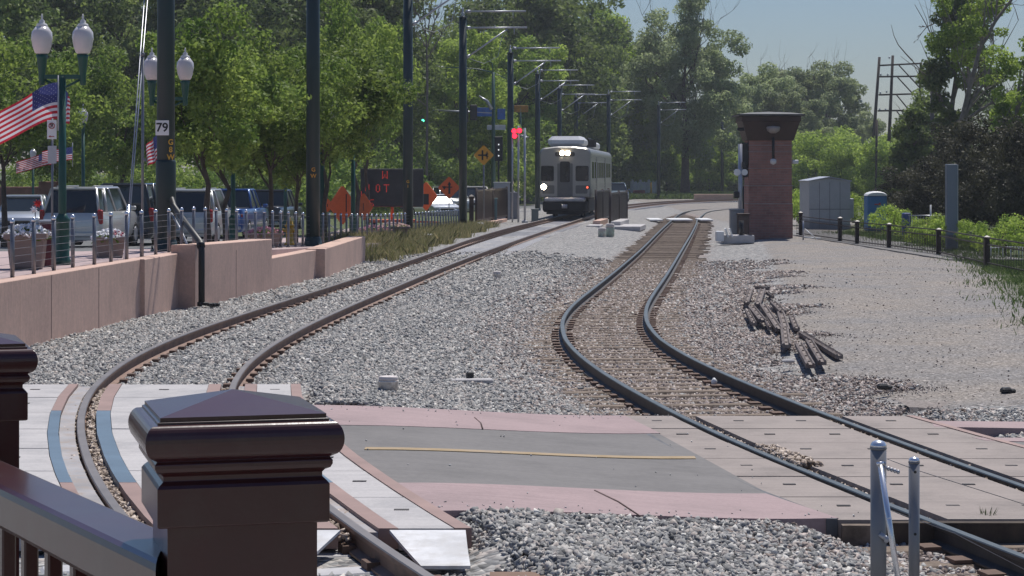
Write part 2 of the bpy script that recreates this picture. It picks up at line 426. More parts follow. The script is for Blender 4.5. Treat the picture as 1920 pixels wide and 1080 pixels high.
def make_track(label, paths, z, tiemat, railm, headm, skip, spacing, tl, tw, wood):
    tr = thing('railway_track', (0, 0, 0), label, 'railway track')
    for p in paths:
        m = MB(); sweep(m, p, PROF_B, z); sweep(m, p, PROF_H, z, 1, closed=False)
        m.build('rail', [railm, headm], tr)
    cpts = []
    A, B = paths
    acc = 0; last = None
    An = np.array([(q.x, q.y) for q in A]); Bn = np.array([(q.x, q.y) for q in B])
    for i, q in enumerate(An):
        j = np.argmin(((Bn-q)**2).sum(1)); c = (q+Bn[j])/2
        if last is None or np.hypot(*(c-last)) > .3: cpts.append(c); last = c
    cp = catmull([tuple(c) for c in cpts[::2]], .05)
    ties = []; acc = spacing
    for a, b in zip(cp, cp[1:]):
        acc += (b-a).length
        if acc >= spacing: ties.append((a, math.atan2((b-a).y, (b-a).x))); acc = 0
    ties = [t for t in ties if not (skip[0] < t[0].y < skip[1]) and t[0].y > 9.5 and t[0].y < 215]
    rest = MB(); clips = MB(); base = None
    for i, (c, a) in enumerate(ties):
        rr = random.Random(i*3+int(z*100))
        L = tl*(rr.uniform(.93, 1.12) if wood else 1); wd = tw*(rr.uniform(.85, 1.15) if wood else 1)
        off = rr.uniform(-.14, .14) if wood else 0; rot = a+(rr.uniform(-.06, .06) if wood else 0)
        zz = z-.155-.09+(rr.uniform(-.006, .01) if wood else 0)
        n = Vector((math.sin(a), -math.cos(a)))
        cc = (c.x+n.x*off, c.y+n.y*off, zz)
        if i < 98:
            m = MB(); m.bbox((0, 0, 0), (wd, L, .18), .02); o = m.build('tie', tiemat, tr); o.location = cc; o.rotation_euler = (0, 0, rot)
        else: rest.box(cc, (wd, L, .18), rot)
        if c.y < 112:
            for sg in (-1, 1):
                for e in (-.11, .11):
                    q = (c.x+n.x*(sg*.7175+e), c.y+n.y*(sg*.7175+e), z-.128)
                    if wood:
                        if rr.random() < .9: clips.box((q[0], q[1], z-.14), (.17, .13, .025), a)
                    else:
                        clips.box(q, (.14, .085, .05), a)
    tag(rest.build('tie', tiemat, tr), kind='stuff')
    tag(clips.build('rail_clip', M_clip, tr), kind='stuff')
    return tr
make_track('main track of bright rust-brown rails on concrete ties, the one carrying the train', (pLL, pLR), ZL, M_tie, M_rail, M_head, (13.4, 23.0), .61, 2.6, .25, False)
make_track('old dark-railed track on rotting wooden ties passing the brick tower', (pRL, pRR), 0, M_wood, M_railold, M_headold, (15.4, 22.1), .50, 2.65, .24, True)

# ------------------------------------------------------------------ the ground sheet
def axis(lo, hi, core, fine, grow=1.18):
    a = [0.0]; st = fine
    while a[-1] < hi:
        a.append(a[-1]+st)
        if a[-1] > core: st *= grow
    b = [0.0]; st = fine
    while b[-1] > lo:
        b.append(b[-1]-st)
        if b[-1] < -core: st *= grow
    return np.array(sorted(set(b[1:]+a)))
gx = axis(-2500, 2500, 14, .3)
gy = [-60, -20, 0]; st = .3
while gy[-1] < 4000:
    gy.append(gy[-1]+st)
    if gy[-1] > 60: st *= 1.06
gy = np.array(gy)
XX, YY = np.meshgrid(gx, gy)
def lotmask(X, Y):                            # fine-gravel lot right of the old track
    e = np.interp(Y, [11, 22, 23, 25, 28, 33, 40, 50, 62, 80, 100], [9, 9, 4.6, 4.3, 4.1, 4.3, 5.2, 6.4, 7.6, 9.4, 11.5])
    return np.clip((X-e)/.8+.5, 0, 1)*(Y > 22.6)
def grassline(Y): return np.interp(Y, [22, 31, 36, 42, 50, 60, 75, 90, 120], [8.6, 8.9, 9.2, 10.3, 11.6, 13.2, 14.2, 13.6, 20])
rough = (np.sin(XX*2.1+np.sin(YY*1.3)*1.5)*np.sin(YY*1.7+XX*.6))*.012
ZZ = T(XX, YY)+rough*(np.abs(XX) < 40)
ZZ += .07*lotmask(XX, YY)
near = (YY < 11)
V = np.c_[XX.ravel(), YY.ravel(), ZZ.ravel()]
nx, ny = len(gx), len(gy)
I = np.arange(nx*ny).reshape(ny, nx)
Q = np.c_[I[:-1, :-1].ravel(), I[:-1, 1:].ravel(), I[1:, 1:].ravel(), I[1:, :-1].ravel()]
ground = npmesh('ground', V, Q, M_ground)
zone = np.zeros((nx*ny, 4), np.float32); zone[:, 3] = 1
x, y = V[:, 0], V[:, 1]
brown = np.clip(1.25-np.abs(x-cR(y)-.1)/2.0, 0, 1)*.85
zone[:, 0] = brown; zone[:, 1] = lotmask(x, y)
g = np.clip((x-grassline(y))/1.5+.5, 0, 1)
g = np.maximum(g, np.clip((-4.1+np.clip((y-58)*.055, 0, 9)-x)/1.2, 0, 1)*(y > 56))
farg = np.clip((y-205-np.abs(x-10)*.25)/6, 0, 1); g = np.maximum(g, farg)
lawn = ((y > 172) & (x > 8) & (x < 40)); 
zone[:, 2] = np.maximum(g, 0)
ca = ground.data.color_attributes.new('zone', 'FLOAT_COLOR', 'POINT'); ca.data.foreach_set('color', zone.ravel())
ground.data.polygons.foreach_set('use_smooth', [True]*len(Q))
tag(ground, kind='structure')

# ------------------------------------------------------------------ crossing: path, kerb bands, panels
def Gt(px, py, dz=0.0):
    z = 0.0
    for _ in range(25): p = G(px, py, z); z = float(T(p.x, p.y))+dz
    return p
def sheet(name, pts, dz, m, kind='structure', n=14, thick=.12):
    """four-cornered slab following the rail-top level; pts = corners (x,y) ll, lr, ur, ul"""
    a, b, c, d = [Vector(p[:2]) for p in pts]; top = []; 
    for i in range(n+1):
        for j in range(n+1):
            p = a.lerp(b, j/n).lerp(d.lerp(c, j/n), i/n); top.append((p.x, p.y, float(ref(p.x, p.y))+dz))
    k = (n+1)**2; bot = [(p[0], p[1], p[2]-thick) for p in top]; fs = []
    for i in range(n):
        for j in range(n):
            q = i*(n+1)+j; fs.append((q, q+1, q+n+2, q+n+1)); fs.append((k+q, k+q+n+1, k+q+n+2, k+q+1))
    for i in range(n):
        for (q, r_) in ((i, i+1), (n*(n+1)+i+1, n*(n+1)+i), ((i+1)*(n+1), i*(n+1)), (i*(n+1)+n, (i+1)*(n+1)+n)):
            fs.append((q, k+q, k+r_, r_))
    mb = MB(); mb.add(top+bot, fs); o = mb.build(name, m)
    if kind: tag(o, kind=kind)
    return o
def Gr(px, py):                               # point on the sloping crossing level
    z = .2
    for _ in range(12): p = G(px, py, z); z = float(ref(p.x, p.y))
    return (p.x, p.y)
sheet('path', [Gr(735, 905), Gr(1442, 925), Gr(1235, 812), Gr(585, 796)], -.004, M_asph)
sheet('path_kerb', [Gr(795, 958), Gr(1572, 971), Gr(1436, 925), Gr(725, 905)], 0, M_pink)
sheet('path_kerb', [Gr(590, 797), Gr(1238, 812), Gr(1172, 779), Gr(565, 759)], 0, M_pink)
# yellow centre line
a, b = Gr(683, 843), Gr(1305, 860)
sheet('path_marking', [a, b, (b[0], b[1]+.16), (a[0], a[1]+.16)], .003, mat('faded_yellow', (.36, .26, .14), .8, dirt=((.30, .24, .18), 3)), n=10, thick=.006)
# hairline joints in the pink bands
for (q0, q1) in (((890, 783), (905, 805)), ((1115, 920), (1200, 968))):
    a, b = Vector(Gr(*q0)), Vector(Gr(*q1)); m = MB(); z = float(ref(a.x, a.y))
    mid = (a+b)/2+Vector((.02, .05)); m.tube([(a.x, a.y, z), (mid.x, mid.y, z), (b.x, b.y, float(ref(b.x, b.y)))], .008, 4)
    tag(m.build('pavement_joint', mat('joint', (.10, .065, .06), .9)), kind='structure')
# pink bands right of the old track
sheet('path_kerb', [Gr(1752, 800), Gr(2100, 806), Gr(2100, 792), Gr(1745, 789)], 0, M_pink, n=6)
sheet('path_kerb', [Gr(1850, 826), Gr(2100, 832), Gr(2100, 822), Gr(1822, 820)], 0, M_pink, n=6)
sheet('path', [Gr(1905, 848), Gr(2150, 905), Gr(2150, 832), Gr(1852, 827)], -.004, M_asph, n=6)

def ix(X, Y): return float(np.interp(Y, YS, X))
def strip(name, fa, fb, y0, y1, z, m, parent=None, top=0.0, thick=.14, n=10, kind=None, slope=0):
    """slab between two curves fa(Y), fb(Y) for Y in y0..y1"""
    vs = []; 
    for i in range(n+1):
        Y = y0+(y1-y0)*i/n; zz = z+top-slope*(1-i/n)
        for X in (fa(Y), fb(Y)):
            vs += [(X, Y, zz), (X, Y, zz-thick)]
    fs = []
    for i in range(n):
        a = i*4; b = a+4
        fs += [(a, a+2, b+2, b), (a+1, b+1, b+3, a+3), (a, b, b+1, a+1), (a+2, a+3, b+3, b+2)]
    fs += [(0, 1, 3, 2), (n*4, n*4+2, n*4+3, n*4+1)]
    mb = MB(); mb.add(vs, fs)
    return mb, name, m
HOLE = mat('lifting_hole', (.09, .085, .085), .9)
GL = 'concrete panels of the level crossing on the main track'
GRt = 'beige panels of the level crossing on the old track'
rowname = ['front', 'second', 'third', 'fourth', 'fifth', 'sixth', 'rear']
XL = thing('level_crossing', (0, 0, 0), 'pale grey concrete panel crossing on the main track in the left foreground', 'level crossing')
XR = thing('level_crossing', (0, 0, 0), 'brownish beige concrete panel crossing on the old track at the right', 'level crossing')
def panel_rows(y0, y1, rows, cols, z, m, grp, colour):
    H = (y1-y0)/rows
    for r_ in range(rows):
        for ci, (fa, fb, where) in enumerate(cols):
            g = .012
            a = lambda Y, fa=fa: fa(Y); 
            mb, _, _ = strip('panel', a, fb, y0+r_*H+g, y0+(r_+1)*H-g, z, m, top=random.uniform(-.003, .003), n=6)
            ym = y0+(r_+.5)*H; w_ = fb(ym)-fa(ym)
            for k in ((.25, .75) if w_ > 1 else (.5,)):
                xx = fa(ym)+w_*k
                mb.box((xx, ym+.1, z+.001), (.10, .045, .008), 0, 1)
            mb.build('crossing_panel', [m, HOLE], XL if z else XR)
colsL = [(lambda Y: ix(LLx, Y)-1.55, lambda Y: ix(LLx, Y)-.30, 'left of the main track'),
         (lambda Y: ix(LLx, Y)+.27, lambda Y: ix(LRx, Y)-.27, 'between the rails of the main track'),
         (lambda Y: ix(LRx, Y)+.25, lambda Y: ix(LRx, Y)+.60, 'right of the main track')]
panel_rows(13.5, 22.75, 7, colsL, ZL, M_panelL, GL, 'pale grey concrete')
fieldR = lambda Y: float(np.interp(Y, [15.4, 17, 19, 22.0], [2.36, 1.92, 1.52, 1.13]))
farR = lambda Y: float(np.interp(Y, [15.4, 17.5, 19.0, 20.2, 22.0], [5.9, 5.25, 4.75, 4.45, 4.05]))
colsR = [(fieldR, lambda Y: ix(RLx, Y)-.11, 'left of the old track'),
         (lambda Y: ix(RLx, Y)+.14, lambda Y: ix(RRx, Y)-.14, 'between the rails of the old track'),
         (lambda Y: ix(RRx, Y)+.11, farR, 'right of the old track')]
panel_rows(15.4, 22.0, 6, colsR, 0, M_panelR, GRt, 'brownish beige')
def band(name, fa, fb, y0, y1, z, m, label, cat, grp=None, n=16, thick=.13, top=0, slope=0):
    mb, _, _ = strip(name, fa, fb, y0, y1, z, m, top=top, n=n, thick=thick, slope=slope)
    if cat in ('edge strip', 'rubber seal', 'plate'): return mb.build(name, m, XL if z else XR)
    return tag(mb.build(name, m), label, cat, grp)
for (X, side, a, b, wh) in ((LLx, 'left', -.295, -.20, 'outside the left rail'), (LLx, 'r', .135, .265, 'inside the left rail'),
                            (LRx, 'l', -.265, -.135, 'inside the right rail'), (LRx, 'r', .12, .245, 'outside the right rail')):
    for y0, y1, mm, cc in ((13.5, 15.5, M_edge, 'brown near piece of'), (15.51, 20.2, M_edgeb, 'blue-grey middle piece of'), (20.21, 22.75, M_edge, 'brown far piece of')):
        band('edge_strip', lambda Y, X=X, a=a: ix(X, Y)+a, lambda Y, X=X, b=b: ix(X, Y)+b, y0, y1, ZL, mm,
             f'{cc} steel edge strip {wh} of the main track crossing', 'edge strip', 'steel edge strips of the main crossing', top=.004)
band('edge_strip', lambda Y: ix(LRx, Y)+.605, lambda Y: ix(LRx, Y)+.71, 13.5, 22.75, ZL, M_edge, 'long rust-brown edge strip where the pale panels meet the path', 'edge strip', top=.006)
band('edge_strip', lambda Y: fieldR(Y)-.09, lambda Y: fieldR(Y)-.008, 15.4, 22.0, 0, M_rubber, 'dark rubber edge strip where the beige panels meet the path', 'edge strip', top=.006)
band('edge_strip', lambda Y: farR(Y)+.008, lambda Y: farR(Y)+.09, 15.4, 22.0, 0, M_edge, 'brown edge strip on the far right side of the beige panels', 'edge strip', top=.006)
band('filler_strip', lambda Y: ix(LLx, Y)-.195, lambda Y: ix(LLx, Y)-.06, 13.5, 22.75, ZL, mat('filler', (.36, .35, .36), .9, dirt=((.30, .24, .20), 6)), '', 'edge strip', top=-.022)
band('filler_strip', lambda Y: ix(LRx, Y)+.055, lambda Y: ix(LRx, Y)+.118, 13.5, 22.75, ZL, MATS['filler'], '', 'edge strip', top=-.022)
# rubber flangeway seals along the old track, broken away in places
for X, a, b, y0, y1, wh in ((RLx, .045, .135, 15.4, 18.3, 'near left-rail'), (RLx, .05, .13, 19.4, 22, 'far left-rail'), (RRx, .045, .13, 15.4, 22, 'right-rail'), (RLx, -.105, -.045, 15.4, 22, 'outer left-rail'), (RRx, -.135, -.09, 15.4, 19.5, 'inner right-rail')):
    band('flangeway_seal', lambda Y, X=X, a=a: ix(X, Y)+a, lambda Y, X=X, b=b: ix(X, Y)+b, y0, y1, 0, M_rubber, f'worn dark rubber seal beside the {wh} edge of the old crossing', 'rubber seal', 'rubber seals of the old crossing', top=-.045, thick=.09)
# timber header under the near end of the old crossing
m = MB(); m.box((4.3, 15.33, -.10), (3.3, .10, .19)); m.build('timber_header', mat('header_timber', (.055, .04, .03), .95, dirt=((.10, .075, .05), 4)), XR)
m = MB(); m.box((2.7, 15.33, -.11), (.66, .08, .17)); m.build('timber_header', M_wood, XR)
# sloping steel end plates at the near end of the main crossing
band('ramp_plate', lambda Y: ix(LRx, Y)+.18, lambda Y: ix(LRx, Y)+.66+(13.46-Y)*-.25, 12.72, 13.46, ZL, mat('plate_white', (.62, .62, .63), .55, dirt=((.48, .46, .44), 5)), 'white sloping steel plate right of the main track at the near end of the crossing', 'plate', n=4, thick=.02, slope=.09)
band('ramp_plate', lambda Y: ix(LLx, Y)+.16, lambda Y: ix(LRx, Y)-.13-(13.46-Y)*.55, 12.72, 13.46, ZL, mat('plate_white', (.62, .62, .63), .55, dirt=((.48, .46, .44), 5)), 'white sloping steel plate between the main rails partly behind the big post', 'plate', n=4, thick=.02, slope=.10)
m = MB(); m.box((.05, 12.45, .10), (.36, .16, .12)); tag(m.build('timber_block', mat('old_block', (.22, .14, .10), .9)), 'brown timber block under the tip of the white sloping plate', 'timber')

# ------------------------------------------------------------------ ballast stones
def stones(name, Pts, size, m, kind='stuff'):
    n = len(Pts)
    base = np.array([(a, b, c) for a in (-1, 1) for b in (-1, 1) for c in (-1, 1)], float)
    quads = np.array([(0, 1, 3, 2), (4, 6, 7, 5), (0, 4, 5, 1), (2, 3, 7, 6), (0, 2, 6, 4), (1, 5, 7, 3)])
    v = base[None]*(1+rng.uniform(-.45, .35, (n, 8, 3)))
    sc = size[:, None]*rng.uniform(.55, 1.2, (n, 3))*np.array([1, .85, .6])
    v = v*sc[:, None, :]*.5
    # random rotation
    q = rng.normal(size=(n, 4)); q /= np.linalg.norm(q, axis=1)[:, None]
    w_, x_, y_, z_ = q.T
    Rm = np.stack([np.stack([1-2*(y_*y_+z_*z_), 2*(x_*y_-z_*w_), 2*(x_*z_+y_*w_)], -1),
                   np.stack([2*(x_*y_+z_*w_), 1-2*(x_*x_+z_*z_), 2*(y_*z_-x_*w_)], -1),
                   np.stack([2*(x_*z_-y_*w_), 2*(y_*z_+x_*w_), 1-2*(x_*x_+y_*y_)], -1)], 1)
    v = np.einsum('nij,nkj->nki', Rm, v)+Pts[:, None, :]
    Qd = (quads[None]+(np.arange(n)*8)[:, None, None]).reshape(-1, 4)
    rnd = np.repeat(rng.random(n), 6)
    return tag(npmesh(name, v.reshape(-1, 3), Qd, m, rnd), kind=kind)
def scatter(y0, y1, dens, szm, fov=.262):
    area_n = int(dens*(y1*y1-y0*y0)*fov)
    Y = np.sqrt(rng.uniform(y0*y0, y1*y1, area_n)); X = rng.uniform(-fov, fov, area_n)*Y
    sz = szm*rng.uniform(.6, 1.45, area_n)
    return X, Y, sz
wallX = lambda Y: np.interp(Y, [20, 29.5, 36.1, 39, 43.8, 49, 57.7, 60], [-7.6, -6.78, -6.23, -5.61, -4.93, -4.4, -4.0, -3.6])
def nI(X, Y): return np.interp(Y, YS, X)
kf0, kf1 = Vector(Gr(795, 958)), Vector(Gr(1572, 971)); kb0, kb1 = Vector(Gr(565, 759)), Vector(Gr(1172, 779))
def keep(X, Y):
    k = X > wallX(Y)+.02
    for tb in (LLx, LRx, RLx, RRx): k &= np.abs(X-nI(tb, Y)) > .09
    k &= ~((Y > 12.7) & (Y < 22.78) & (X > nI(LLx, Y)-1.58) & (X < nI(LRx, Y)+.72))
    k &= ~((Y > 15.3) & (Y < 22.05) & (X > np.interp(Y, [15.4, 17, 19, 22.0], [2.27, 1.83, 1.43, 1.04])) & (X < np.interp(Y, [15.4, 17.5, 19, 20.2, 22], [6.0, 5.33, 4.85, 4.55, 4.15])))
    yn = kf0.y+(X-kf0.x)*(kf1.y-kf0.y)/(kf1.x-kf0.x); yf = kb0.y+(X-kb0.x)*(kb1.y-kb0.y)/(kb1.x-kb0.x)
    k &= ~((Y > yn) & (Y < yf) & (X > -2.5) & (X < 2.6))
    for (q0, q1, q2) in ((Gr(1752, 800), Gr(2100, 806), Gr(2100, 791)), (Gr(1850, 826), Gr(2100, 832), Gr(2100, 821)), (Gr(1905, 848), Gr(2150, 905), Gr(2150, 827))):
        k &= ~((X > q0[0]) & (Y > min(q0[1], q1[1])-.02) & (Y < q2[1]))
    return k
def tiecover(X, Y, r):                        # thin the stones over the tie bands between the main rails
    inL = (X > nI(LLx, Y)-.55) & (X < nI(LRx, Y)+.75)
    return ~inL | (r < np.where(Y < 45, .80, .92))
sets = []
for y0, y1, dn, sz in ((10.5, 17, 1050, .038), (17, 26, 1000, .037), (26, 40, 640, .043), (40, 66, 230, .060)):
    X, Y, s_ = scatter(y0, y1, dn, sz); r = rng.random(len(X))
    k = keep(X, Y) & tiecover(X, Y, r)
    lm = lotmask(X+.5*np.sin(Y*.9)+.3*np.sin(X*3.1+Y*2.3), Y)**.7
    k &= (rng.random(len(X)) > lm) | (r < .02); s_ = np.where(lm > .5, s_*.45, s_)
    inR = (X > cR(Y)-1.55) & (X < cR(Y)+1.6)
    k &= ~inR | (r < .86)
    k &= rng.random(len(X)) < np.clip((66-Y)/14, 0, 1)
    X, Y, s_ = X[k], Y[k], s_[k]
    sets.append((X, Y, s_))
X = np.concatenate([s[0] for s in sets]); Y = np.concatenate([s[1] for s in sets]); s_ = np.concatenate([s[2] for s in sets])
Z = T(X, Y)+.07*lotmask(X, Y)+rng.uniform(-.006, .016, len(X))
bmask = (rng.random(len(X)) < np.clip(1.35-np.abs(X-cR(Y)-.1)/2.0, 0, 1)*.9) | ((X > cR(Y)+1) & (Y > 22.7) & (rng.random(len(X)) < np.clip((X-cR(Y)-.5)/2.5, 0, .8)))
Pt = np.c_[X, Y, Z]
stones('ballast_stones', Pt[~bmask], s_[~bmask], M_stone)
stones('track_gravel', Pt[bmask], s_[bmask]*.9, M_stoneb)
# grit strewn over the path near its edges
Xp = rng.uniform(-1.9, 2.6, 900); u_ = rng.random(900); u_ = np.where(rng.random(900) < .75, np.where(u_ < .5, u_**2*.25, 1-(1-u_)**2*.25), u_)
yn_ = kf0.y+(Xp-kf0.x)*(kf1.y-kf0.y)/(kf1.x-kf0.x); yf_ = kb0.y+(Xp-kb0.x)*(kb1.y-kb0.y)/(kb1.x-kb0.x); Yp = yn_+(yf_-yn_)*u_
ok = (Xp > nI(LRx, Yp)+.75) & (Xp < nI(RLx, Yp)-.1)
stones('path_grit', np.c_[Xp, Yp, ref(Xp, Yp)+.003][ok][:150], rng.uniform(.006, .018, 900)[ok][:150], stonemat('grit', [(0, (.25, .24, .23)), (1, (.75, .74, .72))]))
Ye = rng.uniform(10.8, 13.7, 1500); Xe = nI(LRx, Ye)+rng.uniform(.62, 1.25, 1500); ke = (Ye < 12.7) | (Xe > nI(LRx, Ye)+.74+(13.46-Ye)*.1)
stones('ballast_stones', np.c_[Xe, Ye, np.maximum(T(Xe, Ye), ref(Xe, Ye)-.12)+rng.uniform(-.02, .02, 1500)][ke], rng.uniform(.03, .055, 1500)[ke], M_stone)
# debris in the flangeways of both crossings
dl = []
for tb, z, y0, y1, a, b in ((LLx, ZL, 13.5, 22.7, -.2, -.05), (LLx, ZL, 13.5, 22.7, .05, .13), (LRx, ZL, 13.5, 22.7, -.13, -.05), (LRx, ZL, 13.5, 22.7, .05, .12), (RLx, 0, 15.4, 22, .04, .14), (RRx, 0, 15.4, 22, -.13, .11)):
    n_ = 1500; yy = rng.uniform(y0, y1, n_); dl.append(np.c_[nI(tb, yy)+rng.uniform(a, b, n_), yy, np.full(n_, z-.055)+rng.uniform(-.02, .012, n_)])
yy = rng.uniform(18.2, 19.5, 900); dl.append(np.c_[nI(RLx, yy)+rng.uniform(.04, .24, 900), yy, rng.uniform(-.03, .02, 900)])
dl = np.vstack(dl); stones('flangeway_debris', dl, rng.uniform(.02, .045, len(dl)), stonemat('debris_stone', [(0, (.10, .07, .05)), (.5, (.44, .36, .30)), (1, (.66, .57, .50))]))

# ------------------------------------------------------------------ raised pavement, street, retaining wall
def pz(Y): return np.interp(Y, [0, 41, 46, 50, 54, 66, 74, 91, 110], [1.02, 1.0, .86, .76, .65, .38, .28, .10, -.02])
def slab(name, x0, x1, ys, zf, m, kind='structure', thick=1.0):
    v = []; f = []
    for y in ys:
        a, b = (x0(y) if callable(x0) else x0), (x1(y) if callable(x1) else x1)
        v += [(a, y, zf(y)), (b, y, zf(y)), (b, y, zf(y)-thick), (a, y, zf(y)-thick)]
    for i in range(len(ys)-1):
        a = i*4; b = a+4
        for j in range(4): q = (j+1) % 4; f.append((a+j, a+q, b+q, b+j))
    f += [(0, 1, 2, 3), (b, b+1, b+2, b+3)]
    mb = MB(); mb.add(v, f); return tag(mb.build(name, m), kind=kind)
yl = [20, 24, 28, 32, 36, 39, 41.2, 44, 47, 50, 54, 57.6]
slab('pavement', -60, lambda Y: wallX(Y)-.30, [y for y in yl if y <= 41.2], lambda Y: pz(Y)-.0, M_plaza)
slab('pavement', -8.3, lambda Y: wallX(Y)-.30, [41.21, 44, 47, 50, 54, 57.6, 62, 68, 75], lambda Y: pz(Y), M_plaza)
slab('pavement', -7.2, lambda Y: -6.4+.0765*(Y-37)-1.0, [75.01, 83, 91, 100, 112], lambda Y: pz(Y), M_plaza)
slab('street', -75, -8.31, [41.22, 46, 50, 54, 60, 66, 74, 91, 110, 140, 200], lambda Y: min(pz(Y)-.12, .9), M_street)
# cross street that the lights control
m = MB(); m.box((-10, 158, -.03), (120, 12, .06)); 
WT = [((-60, 660), (267, 592), 0, 1.04, 1.04)]
def wallseg(mb, p0, p1, z0, z1, th=.30, out=0.0):
    a, b = Vector((p0[0], p0[1], 0)), Vector((p1[0], p1[1], 0)); d = (b-a).normalized(); n = Vector((d.y, -d.x, 0))
    a0, b0 = a+n*out, b+n*out; a1, b1 = a0-n*(th+out), b0-n*(th+out); e = .012
    vs = []
    for p, q, z in ((a0, a1, z0), (b0, b1, z1)):
        vs += [Vector((p.x, p.y, -.3)), Vector((q.x, q.y, -.3)), Vector((q.x, q.y, z-e)), Vector(((q-n*-e).x, (q-n*-e).y, z)), Vector(((p-n*e).x, (p-n*e).y, z)), Vector((p.x, p.y, z-e))]
    fs = [(0, 1, 2, 3, 4, 5), tuple(range(11, 5, -1))]
    for i in range(6): j = (i+1) % 6; fs.append((i, i+6, j+6, j))
    mb.add(vs, fs)
wl = thing('retaining_wall', (0, 0, 0), 'long low salmon-pink stucco retaining wall stepping down beside the main track', 'wall')
segs = [((-7.6, 20), (-6.78, 29.4), 1.03, 1.04, 0), ((-6.78, 29.41), (-6.25, 36.0), 1.04, 1.055, 0), ((-6.18, 35.9), (-5.98, 38.9), 1.055, 1.06, 0),
        ((-5.70, 38.4), (-4.93, 43.8), 1.21, 1.15, 0), ((-4.93, 43.81), (-4.42, 49.0), .76, .76, 0), ((-4.26, 48.6), (-3.97, 57.7), .78, .80, 0)]
for p0, p1, z0, z1, o_ in segs:
    m = MB(); wallseg(m, p0, p1, z0, z1, .34 if p0[1] < 38 else .45, o_); m.build('wall_section', M_wall, wl)

m = MB()
for (xa, ya), (xb, yb), fr in ((segs[1][0], segs[1][1], .22), (segs[1][0], segs[1][1], .60), (segs[3][0], segs[3][1], .5), (segs[0][0], segs[0][1], .7)):
    cx_, cy_ = xa+(xb-xa)*fr, ya+(yb-ya)*fr; m.box((cx_+.001, cy_, .55), (.006, .012, .95), math.atan2(yb-ya, xb-xa)-math.pi/2)
m.build('wall_joints', mat('wall_joint', (.20, .13, .12), .9), wl)
# cable railing along the top
fence = thing('cable_railing', (0, 0, 0), 'long railing of grey posts with bright tops and thin cables above the pink wall', 'railing')
fx = lambda Y: -6.4+.0765*(Y-37)
pm = MB(); pm.tube([(0, 0, 0), (0, 0, .80)], .031, 10); pm.bbox((0, 0, .02), (.11, .11, .03), .006)
cm = MB(); cm.lathe((0, 0, .80), [(.034, 0), (.036, .015), (.034, .035), (.022, .055), (.004, .063)], 10)
post0 = pm.build('post', M_steel, fence); cap0 = cm.build('post_cap', M_bright, post0)
ylist = [y_ for y_ in np.arange(25.9, 92, 1.0) if abs(y_-54) > .4 and abs(y_-74.2) > .5]
for i, y_ in enumerate(ylist):
    q = post0 if i == 0 else post0.copy()
    if i:
        C.objects.link(q); q.parent = fence; c = cap0.copy(); C.objects.link(c); c.parent = q
    q.location = (fx(y_)-(.06 if y_ < 33 else 0), y_, float(pz(y_))-.0)
for k in range(7):
    h = .12+.105*k
    m = MB(); m.tube([(fx(y_)-(.06 if y_ < 33 else 0), y_, float(pz(y_))+h) for y_ in np.arange(25.9, 91.5, 2.0)], .0028, 4); m.build('cable', M_steel, fence)

# ------------------------------------------------------------------ overhead line poles
Wires = []
def ohl_pole(loc, az, label, htop=9.1, first=None):
    """az: direction the brackets point, towards the track"""
    t = thing('catenary_pole', loc, label, 'catenary pole', 'dark green catenary poles along the track', az)
    m = MB(); m.tube([(0, 0, 0), (0, 0, htop*.5), (0, 0, htop)], [.178, .17, .16], 20)
    m.lathe((0, 0, htop-.02), [(.19, 0), (.19, .06), (.12, .09)], 20); m.tube([(0, 0, htop*.7), (0, 0, htop*.7+.02)], .176, 20)
    m.build('mast', M_pole, t)
    m = MB(); m.lathe((0, 0, 0), [(.30, 0), (.30, .04), (.23, .05), (.205, .22), (.18, .26)], 16)
    for k in range(6):
        a = k*math.pi/3; m.tube([(.265*math.cos(a), .265*math.sin(a), .03), (.265*math.cos(a), .265*math.sin(a), .11)], .018, 6)
    m.build('base_flange', M_pole, t)
    for (z0, L, zz) in ((8.68, 2.75, 0), (htop+.28, 2.7, .0)):
        m = MB(); m.tube([(.1, 0, z0), (L, 0, z0+.02)], .036, 8); m.tube([(.12, 0, z0), (.34, 0, z0)], .07, 8)
        m.tube([(L-.55, 0, z0), (L-.55, 0, z0-.28)], .018, 6); m.tube([(L*.5, 0, z0+.0), (L*.5, 0, z0+.12)], .02, 6)
        m.build('bracket_arm', M_galv, t)
    m = MB(); m.tube([(.16, 0, 7.4), (1.9, 0, 8.62)], .034, 8); m.tube([(.14, 0, 7.4), (.3, 0, 7.5)], .06, 8); m.build('strut', M_galv, t)
    m = MB(); m.tube([(.3, 0, 7.35), (.9, 0, 7.15), (1.5, 0, 7.45), (1.7, 0, 8.4)], .012, 5); m.build('jumper_cable', M_galv, t)
    m = MB(); m.tube([(0, 0, htop), (0, 0, htop+.45)], .03, 6); m.lathe((0, 0, htop+.05), [(.05, 0), (.09, .05), (.05, .1), (.09, .15), (.05, .2)], 8); m.build('insulator', M_galv, t)
    return t
